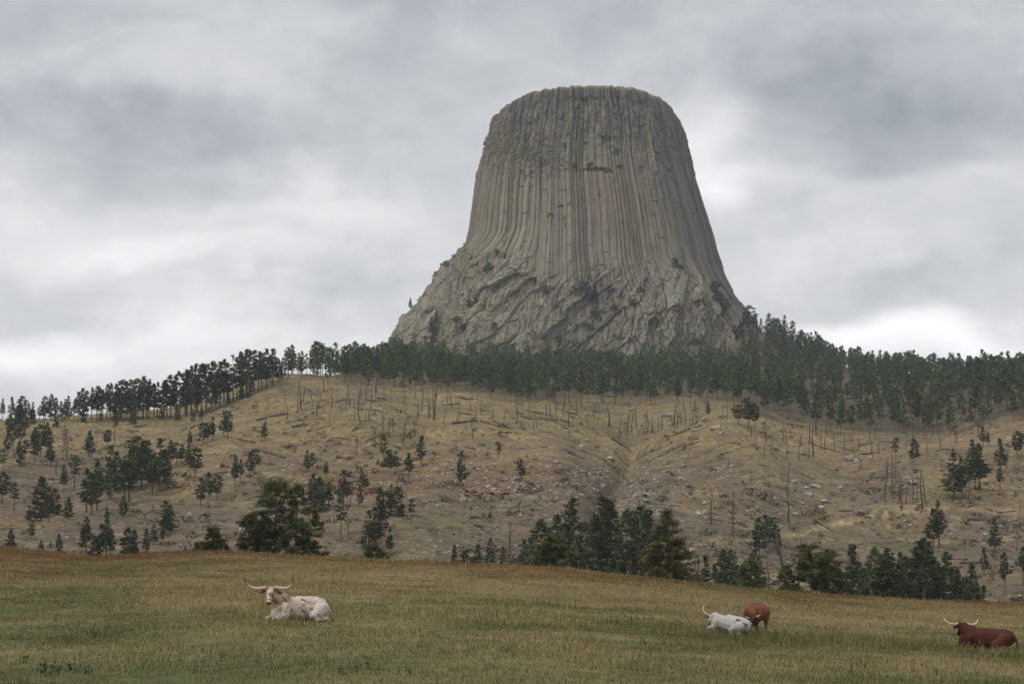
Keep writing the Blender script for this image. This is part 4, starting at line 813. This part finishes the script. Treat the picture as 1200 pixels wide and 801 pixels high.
link('loose_stones', mesh_np('loose_stones', np.concatenate(bV), np.concatenate(bF), [M_ROCK], np.concatenate(bC), False), kind='stuff')
# low brush: grey-green and brown clumps
bV, bC = [], []
for i in range(6500):
    u, v = srng.uniform(-80, 1280), srng.uniform(470, 705)
    if fbm(np.array([u/40]), np.array([v/20]), 95, 3)[0] < srng.uniform(-.35, .35): continue
    loc = hit(u, v, 428, 880); n = 14; sc = srng.gamma(3, .19)+.15
    o = srng.normal(0, 1, (n, 3))*np.array((1, 1, .4))*sc*.55+loc+np.array((0, 0, sc*.3)); d = srng.normal(0, 1, (n, 3))+np.array((0, 0, .8)); x, y, d = frames(d); L_ = sc*.5; W_ = sc*.16
    bV.append(np.stack([o-d*L_-x*W_, o-d*L_+x*W_, o+d*L_+x*W_*.4, o+d*L_-x*W_*.4], 1).reshape(-1, 3))
    c = [np.array((.085, .082, .052)), np.array((.11, .085, .065)), np.array((.16, .125, .065)), np.array((.065, .07, .04))][srng.integers(4)]
    bC.append(np.repeat(c[None]*srng.uniform(.7, 1.3, (n, 1)), 4, 0))
Vb = np.concatenate(bV); link('brush', mesh_np('brush', Vb, np.arange(len(Vb)).reshape(-1, 4), [M_BLADE], np.concatenate(bC), False), kind='stuff')

# ------------------------------------------------------------------ cattle
def chain(pts, tag, k=.28):
    out = []
    for a, b in zip(pts[:-1], pts[1:]):
        a = np.array(a, float); b = np.array(b, float); d = np.linalg.norm(b[:3]-a[:3]); n = max(1, int(math.ceil(d/(k*min(a[3], b[3])))))
        for i in range(n): out.append((a+(b-a)*i/n, tag))
    out.append((np.array(pts[-1], float), tag)); return out
_ico = bmesh.new(); bmesh.ops.create_icosphere(_ico, subdivisions=2, radius=1)
ICOV = np.array([v.co for v in _ico.verts]); ICOF = np.array([[l.index for l in f.verts] for f in _ico.faces]); _ico.free()
def skin_body(spheres, colour, voxel=.020, it=7):
    V, F, o = [], [], 0
    for (p, tag) in spheres: V.append(ICOV*p[3]+p[:3]); F.append(ICOF+o); o += len(ICOV)
    me = mesh_np('tmp', np.concatenate(V), np.concatenate(F), [])
    ob = link('tmp', me); m = ob.modifiers.new('r', 'REMESH'); m.mode = 'VOXEL'; m.voxel_size = voxel
    sm = ob.modifiers.new('s', 'SMOOTH'); sm.factor = .5; sm.iterations = it
    dg = bpy.context.evaluated_depsgraph_get(); ev = ob.evaluated_get(dg); src = ev.to_mesh()
    n = len(src.vertices); co = np.empty(n*3, np.float32); src.vertices.foreach_get('co', co); co = co.reshape(-1, 3).astype(float)
    polys = [p.vertices[:] for p in src.polygons]; ev.to_mesh_clear(); bpy.data.objects.remove(ob)
    Fq = np.array([(p if len(p) == 4 else tuple(p)+(p[-1],)) for p in polys if len(p) == 4] or [p for p in polys])
    C = np.array([s[0][:3] for s in spheres]); Rr = np.array([s[0][3] for s in spheres]); tags = [s[1] for s in spheres]
    best = np.full(n, 1e9); bi = np.zeros(n, int)
    for i in range(len(C)):
        d = np.linalg.norm(co-C[i], axis=1)-Rr[i]; k = d < best; best[k] = d[k]; bi[k] = i
    tg = np.array(tags)[bi]
    return mesh_np('cattle_body', co, Fq, [M_HIDE], colour(co, tg))
class Frame:
    def __init__(s, o, f, up=None, roll=0.):
        s.o = np.array(o, float); f = np.array(f, float); s.f = f/np.linalg.norm(f)
        u = np.array(up if up is not None else (0, 0, 1.)); l = np.cross(u, s.f); s.l = l/np.linalg.norm(l); s.u = np.cross(s.f, s.l)
        if roll: c, n_ = math.cos(roll), math.sin(roll); s.l, s.u = c*s.l+n_*s.u, c*s.u-n_*s.l
    def __call__(s, x, y, z, r=None):
        p = s.o+s.f*x+s.l*y+s.u*z
        return p if r is None else np.array((*p, r))
def head_chains(H, k=1.):
    sp = chain([H(.02*k, 0, -.02, .115*k), H(.16*k, 0, .0, .118*k), H(.30*k, 0, -.01, .092*k), H(.43*k, 0, -.015, .076*k), H(.50*k, 0, -.02, .082*k)], 'head')
    sp += chain([H(.46*k, 0, -.02, .083*k), H(.53*k, 0, -.025, .076*k)], 'muzzle')
    for sd in (-1, 1):
        sp += chain([H(.10*k, .065*sd, .045, .062*k), H(.19*k, .082*sd, .03, .05*k)], 'brow')
        sp += chain([H(.10*k, .06*sd, -.10, .075*k), H(.32*k, .035*sd, -.075, .055*k)], 'head')
        sp += chain([H(-.0, .10*sd, .05, .06*k), H(-.0, .15*sd, .055, .05*k)], 'poll')
        sp += chain([H(.05*k, .13*sd, -.01, .03*k), H(.07*k, .22*sd, -.035, .05*k), H(.08*k, .29*sd, -.06, .045*k), H(.08*k, .35*sd, -.085, .018*k)], 'ear', .3)
        sp += [(H(.52*k, .04*sd, .0, .035*k), 'muzzle')]
    return sp
def horn_mesh(H, sd, pts, r0, cols=((.52, .35, .21), (.62, .50, .34), (.10, .07, .055))):
    P = np.array([H(x, y*sd, z) for (x, y, z) in pts]); t = np.linspace(0, 1, len(P)); tt = np.linspace(0, 1, 26)
    P = np.stack([np.interp(tt, t, gblur(P[:, i][:, None], .01, 0)[:, 0]) for i in range(3)], -1); P = np.stack([gblur(np.concatenate([[2*P[0, i]-P[j, i] for j in (3, 2, 1)], P[:, i], [2*P[-1, i]-P[-j, i] for j in (2, 3, 4)]])[:, None], 1.6, 0)[3:-3, 0] for i in range(3)], -1)
    V, F = tube(P, r0*(1-tt*.82)**.85, 10); c = np.stack([np.interp(tt, [0, .45, .72, .9, 1], [cols[0][i], cols[1][i], cols[1][i], cols[2][i], cols[2][i]]) for i in range(3)], -1)
    return mesh_np('horn', V, F, [M_HORN], np.repeat(c, 10, 0))
def lying_body(B, belly=.0):
    sp = chain([B(.52, 0, .44, .33), B(.2, 0, .41, .37), (*B(-.15, 0, .39), .385), B(-.5, 0, .40, .33), B(-.72, 0, .38, .25)], 'barrel')
    sp += chain([B(.50, 0, .62, .17), B(.2, 0, .64, .14), B(-.2, 0, .64, .13), B(-.55, 0, .63, .13), B(-.8, 0, .56, .11)], 'spine')
    for s in (-1, 1):
        sp += chain([B(-.58, .17*s, .56, .13), B(-.78, .14*s, .46, .13)], 'rump')
        sp += chain([B(.58, .2*s, .42, .2), B(.62, .25*s, .22, .14), B(.86, .26*s, .12, .085), B(.98, .24*s, .10, .075)], 'foreleg')
        sp += chain([B(.98, .24*s, .09, .07), B(.72, .27*s, .06, .055), B(.60, .28*s, .05, .06)], 'shank')
        sp += chain([B(-.58, .24*s, .38, .24), B(-.42, .36*s, .26, .19), B(-.24, .42*s, .18, .13)], 'thigh')
        sp += chain([B(-.24, .43*s, .16, .10), B(-.55, .44*s, .09, .075), B(-.70, .43*s, .08, .07)], 'gaskin')
        sp += chain([B(-.70, .44*s, .07, .06), B(-.42, .50*s, .05, .05), B(-.30, .51*s, .045, .055)], 'hindshank')
    sp += chain([B(-.92, 0, .50, .05), B(-1.0, .05, .34, .035), B(-1.02, .14, .12, .03), B(-.98, .3, .05, .05)], 'tail')
    sp += chain([B(.72, 0, .38, .23), B(.80, 0, .22, .16)], 'brisket')
    return sp
def lerp_c(c, m, col): return c*(1-m[:, None])+np.array(col)[None]*m[:, None]
def spots(co, sc, seed, thr, wd=.05):
    return sstep(thr, thr+wd, fbm(co[:, 0]*sc+co[:, 2]*sc*.6+seed, co[:, 1]*sc+co[:, 2]*sc*.8, seed, 2))
def cattle(label, loc, spheres, colour, H, hpts, hr, k=1., hcols=None, sc=1., face=True):
    t = thing('longhorn_cow', label, 'cow', loc, 0, None, sc)
    link('body', skin_body(spheres, colour), t)
    for sd in (-1, 1):
        link('horn', horn_mesh(H, sd, hpts[sd], hr, *( [hcols] if hcols else [])), t)
        bm = bmesh.new(); bmesh.ops.create_uvsphere(bm, u_segments=12, v_segments=8, radius=.026*k); bmesh.ops.translate(bm, verts=bm.verts, vec=Vector(H(.19*k, .107*k*sd, .028)))
        me = bpy.data.meshes.new('eye'); bm.to_mesh(me); bm.free(); me.materials.append(M_EYE); link('eye', me, t)
    return t
def at(u, Yd):
    s_ = float(se(u, 735)[0]); return np.array((s_*Yd, Yd, float(zat(s_*Yd, Yd))))

# 1: white, freckled, lying and looking at the viewer
B = Frame((0, 0, 0), (-.84, -.54, 0)); H = Frame(B(1.0, .03, 1.0), (-.03, -.66, -.74), up=(0, -.4, .9))
sp = lying_body(B)+head_chains(H)+chain([B(.55, 0, .60, .27), B(.80, .02, .74, .20), B(.93, .03, .90, .14), H(.06, 0, -.05, .12)], 'neck')+chain([B(.80, 0, .40, .16), B(.92, .02, .62, .11), H(.14, 0, -.12, .07)], 'dewlap')
def c1(co, tg):
    c = np.tile(np.array((.60, .52, .45)), (len(co), 1)); bx = (co-B.o)@B.f; bz = co[:, 2]
    c = lerp_c(c, np.isin(tg, ['neck', 'dewlap'])*(.55+.4*fbm(co[:, 0]*5, bz*5, 3, 3)), (.34, .19, .12))
    c = lerp_c(c, sstep(.15, .5, bx)*sstep(.45, .7, bz)*sstep(.95, .6, bx)*.7, (.38, .22, .14))
    c = lerp_c(c, spots(co, 6.5, 5, .30)*sstep(.45, .62, bz)*sstep(-.35, 0, bx)*.9, (.20, .075, .045))
    c = lerp_c(c, spots(co, 24, 8, .30)*.75, (.16, .075, .05)); c = lerp_c(c, spots(co, 9, 12, .25, .3)*.35, (.36, .20, .13)); c = lerp_c(c, sstep(.22, .02, bz)*.55, (.25, .15, .10))
    c = lerp_c(c, (tg == 'muzzle')*1., (.10, .055, .04)); c = lerp_c(c, (tg == 'ear')*.9, (.10, .035, .025)); c = lerp_c(c, (tg == 'poll')*.6, (.26, .12, .07))
    hy = np.abs((co-H.o)@H.l); hx = (co-H.o)@H.f
    c = lerp_c(c, np.isin(tg, ['brow', 'head'])*sstep(.065, .11, hy)*sstep(.32, .2, hx)*.8, (.20, .09, .055)); c = lerp_c(c, (np.isin(tg, ['head']))*np.exp(-((hx-.03)/.05)**2-(hy/.035)**2)*.8, (.22, .12, .08))
    c = lerp_c(c, (tg == 'tail')*sstep(.35, .15, bz)*.8, (.08, .05, .04)); return c
hp = {1: [(0, .12, .06), (-.0, .30, .035), (.02, .46, .05), (.02, .60, .13), (.0, .69, .30), (-.03, .72, .52)], -1: [(0, .12, .06), (0, .28, .02), (.02, .45, .02), (.02, .62, .10), (0, .72, .26), (-.03, .77, .48)]}
cattle('white longhorn with brown freckles and reddish neck lying in green grass, facing the viewer', at(351, 63), sp, c1, H, hp, .057)

HR2 = .6
# 2: pale grey, lying with its back to the viewer
B = Frame((0, 0, .02), (-.80, .60, .13)); H2 = Frame(B(.92, .05, .50), (-.20, .88, -.42), roll=HR2)
sp = lying_body(B)+head_chains(H2)+chain([B(.55, 0, .55, .25), B(.85, 0, .58, .18), H2(.06, 0, -.04, .12)], 'neck')
B2 = B
def c2(co, tg):
    c = np.tile(np.array((.44, .41, .375)), (len(co), 1)); bx = co@B2.f; by = co@B2.l; bz = co[:, 2]
    for (a_, b_, r_) in ((B2(.62, .06, .80), B2(.28, .10, .76), .075), (B2(-.42, .22, .62), B2(-.80, .22, .48), .07)):
        t_ = np.clip(((co-a_)@(b_-a_))/((b_-a_)@(b_-a_)), 0, 1); dd = np.linalg.norm(co-a_-t_[:, None]*(b_-a_), axis=1)
        c = lerp_c(c, sstep(r_*1.5, r_*.8, dd+.03*fbm(co[:, 0]*14, co[:, 2]*14, 5, 2))*.9, (.05, .045, .045))
    c = lerp_c(c, (tg == 'tail')*1., (.06, .05, .05)); c = lerp_c(c, (tg == 'ear')*1., (.12, .10, .1))
    c = lerp_c(c, spots(co, 9, 3, .42)*.35, (.25, .23, .22)); c = lerp_c(c, sstep(.2, 0, bz)*.4, (.28, .24, .2)); return c
hp2 = {1: [(0, .12, .06), (.0, .28, .03), (.01, .42, .05), (-.0, .53, .15), (-.03, .58, .30), (-.06, .62, .46)], -1: [(0, .12, .06), (.0, .26, .03), (.02, .38, .02), (.02, .50, .02), (.0, .56, .10), (-.02, .58, .2)]}
cattle('pale grey-white longhorn with dark back stripe, lying with its back to the viewer', at(856, 72.0), sp, c2, H2, hp2, .045, sc=.83)

# 3: rust-red, standing over the pale one with its head lowered to it
B = Frame((0, 0, 0), (-.42, -.907, 0)); H3 = Frame(B(1.0, .30, .62), (-.55, -.40, -.72), roll=.2)
z0 = .50
sp = chain([B(.55, 0, z0+.32, .27), B(.2, 0, z0+.28, .32), B(-.2, 0, z0+.27, .33), B(-.55, 0, z0+.33, .29), B(-.72, 0, z0+.34, .2)], 'barrel')
sp += chain([B(.5, 0, z0+.56, .12), B(.1, 0, z0+.54, .10), B(-.4, 0, z0+.56, .10), B(-.72, 0, z0+.52, .1)], 'spine')
sp += chain([B(.6, 0, z0+.36, .22), B(.82, .10, z0+.30, .18), B(.96, .22, z0+.2, .14), H3(.05, 0, -.04, .11)], 'neck')+head_chains(H3, .95)
for s in (-1, 1):
    sp += chain([B(.48, .17*s, z0+.25, .17), B(.5, .19*s, z0+.0, .105), B(.50, .18*s, .36, .06), B(.49, .18*s, .30, .055), B(.5, .18*s, .10, .042), B(.52, .18*s, .03, .055)], 'leg')
    sp += chain([B(-.58, .15*s, z0+.28, .22), B(-.52, .20*s, z0+.05, .14), B(-.58, .19*s, .46, .075), B(-.72, .18*s, .40, .06), B(-.68, .18*s, .10, .045), B(-.65, .18*s, .03, .055)], 'hindleg')
sp += chain([B(-.9, 0, z0+.5, .045), B(-.97, .02, z0+.2, .03), B(-.96, .03, .3, .03), B(-.96, .03, .22, .05)], 'tail')
sp += chain([B(-.32, 0, z0-.03, .10), B(-.22, 0, z0-.04, .08)], 'udder')
B3 = B
def c3(co, tg):
    c = np.tile(np.array((.155, .055, .026)), (len(co), 1)); bz = co[:, 2]; bx = co@B3.f
    c = lerp_c(c, .5*spots(co, 3.5, 4, .0, .5), (.235, .095, .045)); c = lerp_c(c, np.isin(tg, ['head', 'muzzle', 'brow', 'ear', 'poll'])*.9, (.035, .014, .011)); c = lerp_c(c, (tg == 'neck')*sstep(.95, .6, bz)*.8, (.06, .022, .016))
    c = lerp_c(c, ((tg == 'udder')*1.), (.5, .38, .28)); c = lerp_c(c, (np.isin(tg, ['hindleg']))*sstep(.62, .3, bz)*.6, (.36, .22, .13)); c = lerp_c(c, (tg == 'leg')*sstep(.5, .2, bz)*.5, (.10, .04, .025)); return c
hp3 = {1: [(0, .11, .06), (0, .26, .05), (.0, .36, .07), (-.02, .45, .13), (-.05, .50, .22)], -1: [(0, .11, .06), (0, .26, .05), (.0, .38, .06), (-.02, .46, .11), (-.05, .52, .2)]}
cattle('rust-red cow standing behind the pale grey one, head lowered to its rump', at(886, 73.6), sp, c3, H3, hp3, .034, .95, sc=.97)

# 4: dark red-brown, lying, looking away
B = Frame((0, 0, 0), (-.975, .22, 0)); H4 = Frame(B(.80, .05, .86), (-.10, .80, -.58), up=(0, .4, .9))
sp = lying_body(B)+head_chains(H4)+chain([B(.50, 0, .58, .28), B(.68, 0, .68, .22), B(.78, .02, .80, .15), H4(.06, 0, -.04, .12)], 'neck')
B4 = B
def c4(co, tg):
    c = np.tile(np.array((.076, .023, .015)), (len(co), 1)); bz = co[:, 2]; by = co@B4.l
    c = lerp_c(c, .6*spots(co, 3, 6, -.1, .5), (.040, .012, .010)); c = lerp_c(c, np.isin(tg, ['head', 'brow', 'poll', 'ear', 'muzzle'])*.7, (.032, .014, .012))
    c = lerp_c(c, (tg == 'spine')*sstep(.70, .76, bz)*.75, (.20, .12, .085)); c = lerp_c(c, np.isin(tg, ['gaskin', 'hindshank', 'thigh'])*.3, (.13, .04, .035)); return c
hp4 = {1: [(0, .11, .06), (0, .28, .01), (.0, .44, .02), (.0, .58, .12), (-.01, .64, .24), (-.02, .70, .38)], -1: [(0, .11, .06), (0, .26, .02), (0, .40, .03), (.0, .52, .12), (-.01, .58, .24), (-.02, .64, .36)]}
cattle('dark red-brown longhorn lying by itself near the right edge, looking away', at(1156, 71.5), sp, c4, H4, hp4, .046, hcols=((.42, .33, .22), (.60, .50, .36), (.14, .10, .08)))

# ------------------------------------------------------------------ meadow grass
g = np.random.default_rng(77)
def grass(n, ylo, yhi, pw, hs, wscale, seed):
    g = np.random.default_rng(seed)
    q = g.uniform(0, 1, n); a = 2-pw; Yb = (ylo**a+q*(yhi**a-ylo**a))**(1/a)
    Xb = g.uniform(-1, 1, n)*(.265*Yb+10)
    # clumping
    cl = g.integers(0, n, n); k = g.uniform(0, 1, n) < .6; base_i = (np.arange(n)//9)*9
    Xb = np.where(k, Xb[base_i]+g.normal(0, .12, n), Xb); Yb = np.where(k, Yb[base_i]+g.normal(0, .12, n), Yb)
    Zb = zat(Xb, Yb)-.02; ws = meadow(Xb, Yb, Zb); cs = ws.cumsum(-1); pick = (g.uniform(0, 1, n)[:, None] > cs).sum(-1).clip(0, 3)
    hmul = np.array((1.25, .85, .8, .9))[pick]*(1+.6*fbm(Xb/4, Yb/4, 201, 3)+1.0*sstep(3, 7, Xb)*np.exp(-((Yb-70)/6)**2)+.9*np.exp(-((Yb-165)/10)**2)+.8*sstep(.25, .6, fbm(Xb/2.2, Yb/2.2, 207, 2))); h = hs*hmul*g.gamma(6, 1/6., n)
    wd = (.007+.00022*Yb)*wscale*g.uniform(.7, 1.3, n); az = g.uniform(0, 6.28, n); az2 = g.uniform(0, 6.28, n); ln = h*np.abs(g.normal(.25, .3, n))
    bx, by = np.cos(az)*wd, np.sin(az)*wd*.6; tx, ty = np.cos(az2)*ln, np.sin(az2)*ln
    P0 = np.stack([Xb-bx, Yb-by, Zb], -1); P1 = np.stack([Xb+bx, Yb+by, Zb], -1); P2 = np.stack([Xb+tx+bx*.25, Yb+ty+by*.25, Zb+h], -1); P3 = np.stack([Xb+tx-bx*.25, Yb+ty-by*.25, Zb+h*.96], -1)
    V = np.stack([P0, P1, P2, P3], 1).reshape(-1, 3)
    c = (.45*KINDS4[pick]+.55*(ws@KINDS4))*g.uniform(.75, 1.25, (n, 1)); c = np.repeat(c, 4, 0); return V, c
Gv, Gc = zip(grass(740000, 27, 188, 1.0, .072, .72, 1), grass(30000, 27, 170, 1.2, .15, .55, 2))
Gv = np.concatenate(Gv); Gc = np.concatenate(Gc)
link('grass', mesh_np('grass', Gv, np.arange(len(Gv)).reshape(-1, 4), [M_BLADE], Gc, False), kind='stuff')
# leafy weeds
def weed_mesh(seed, col, H=.5):
    r = np.random.default_rng(seed); V, C = [], []
    for i in range(70):
        a = r.uniform(0, 6.28); rd = abs(r.normal(0, .28)); z = r.uniform(.02, H)*(1-.5*min(1, rd)); d = np.array((math.cos(a), math.sin(a), r.uniform(-.1, .9))); x, y, d = frames(d[None]); L_ = r.uniform(.05, .12); W_ = L_*.38; o = np.array((math.cos(a)*rd, math.sin(a)*rd, z))[None]
        V.append(np.concatenate([o-d*L_, o+x*W_, o+d*L_, o-x*W_])); C.append(np.repeat(np.array(col)[None]*r.uniform(.6, 1.4), 4, 0))
    V = np.concatenate(V); return mesh_np('weed', V, np.arange(len(V)).reshape(-1, 4), [M_BLADE], np.concatenate(C), False)
WG = [weed_mesh(900+i, (.055, .085, .036)) for i in range(3)]; WY = weed_mesh(910, (.20, .165, .02), .4)
for (u, v, sc, kind, lab) in [(52, 789, .9, 0, 'dark green leafy weed, left of the two at the lower left corner'), (64, 792, 1., 0, 'dark green leafy weed in the largest weed patch at the lower left'), (82, 788, .8, 0, 'dark green leafy weed between weed clumps at the lower left'), (102, 790, .7, 0, 'low dark weed, rightmost of the lower left patch'), (28, 778, .8, 0, 'dark weed, upper left of the lower left patch'),
    (400, 790, .6, 0, 'small dark weed, left of the bottom-edge weed patch'), (418, 789, .7, 0, 'dark weed in the middle of the bottom-edge weed patch'), (431, 784, .9, 0, 'tallest dark weed of the bottom-edge patch below the freckled white longhorn'), (480, 792, .5, 0, 'small dark weed right of the bottom-edge patch'), (1195, 765, .7, 0, 'dark weed at the right edge below the dark longhorn'), (1098, 790, .5, 0, 'small dark weed at the bottom, below the dark longhorn'), (595, 764, .5, 0, 'small green weed alone in the middle of the meadow'),
    (12, 683, 1., 1, 'yellow-flowering weed high on the left edge of the meadow'), (74, 712, .9, 1, 'yellow-flowering weed on the left side of the meadow'), (291, 706, .7, 1, 'yellow-flowering weed beside the freckled white longhorn')]:
    loc = hit(u, v, 28, 170); t = thing('weed', lab, 'weed', tuple(loc), u, 'leafy weeds in the meadow', sc*.65); link('leaves', WY if kind else WG[int(u) % 3], t)

# ------------------------------------------------------------------ air
bm = bmesh.new(); bmesh.ops.create_cube(bm, size=1)
bmesh.ops.transform(bm, verts=bm.verts, matrix=Matrix.Translation((0, 3150, 130)) @ Matrix.Diagonal((17000, 6900, 440, 1)))
me = bpy.data.meshes.new('haze'); bm.to_mesh(me); bm.free()
hz = bpy.data.materials.new('haze_air'); hz.use_nodes = True; ht = hz.node_tree; ht.nodes.clear()
pv = N(ht, 'ShaderNodeVolumePrincipled'); pv.inputs['Color'].default_value = (.86, .93, 1, 1); pv.inputs['Density'].default_value = HAZE; pv.inputs['Anisotropy'].default_value = .1
ho = N(ht, 'ShaderNodeOutputMaterial'); ht.links.new(pv.outputs[0], ho.inputs['Volume'])
me.materials.append(hz); link('haze', me, kind='stuff')
print('faces', sum(len(m.polygons) for m in bpy.data.meshes))
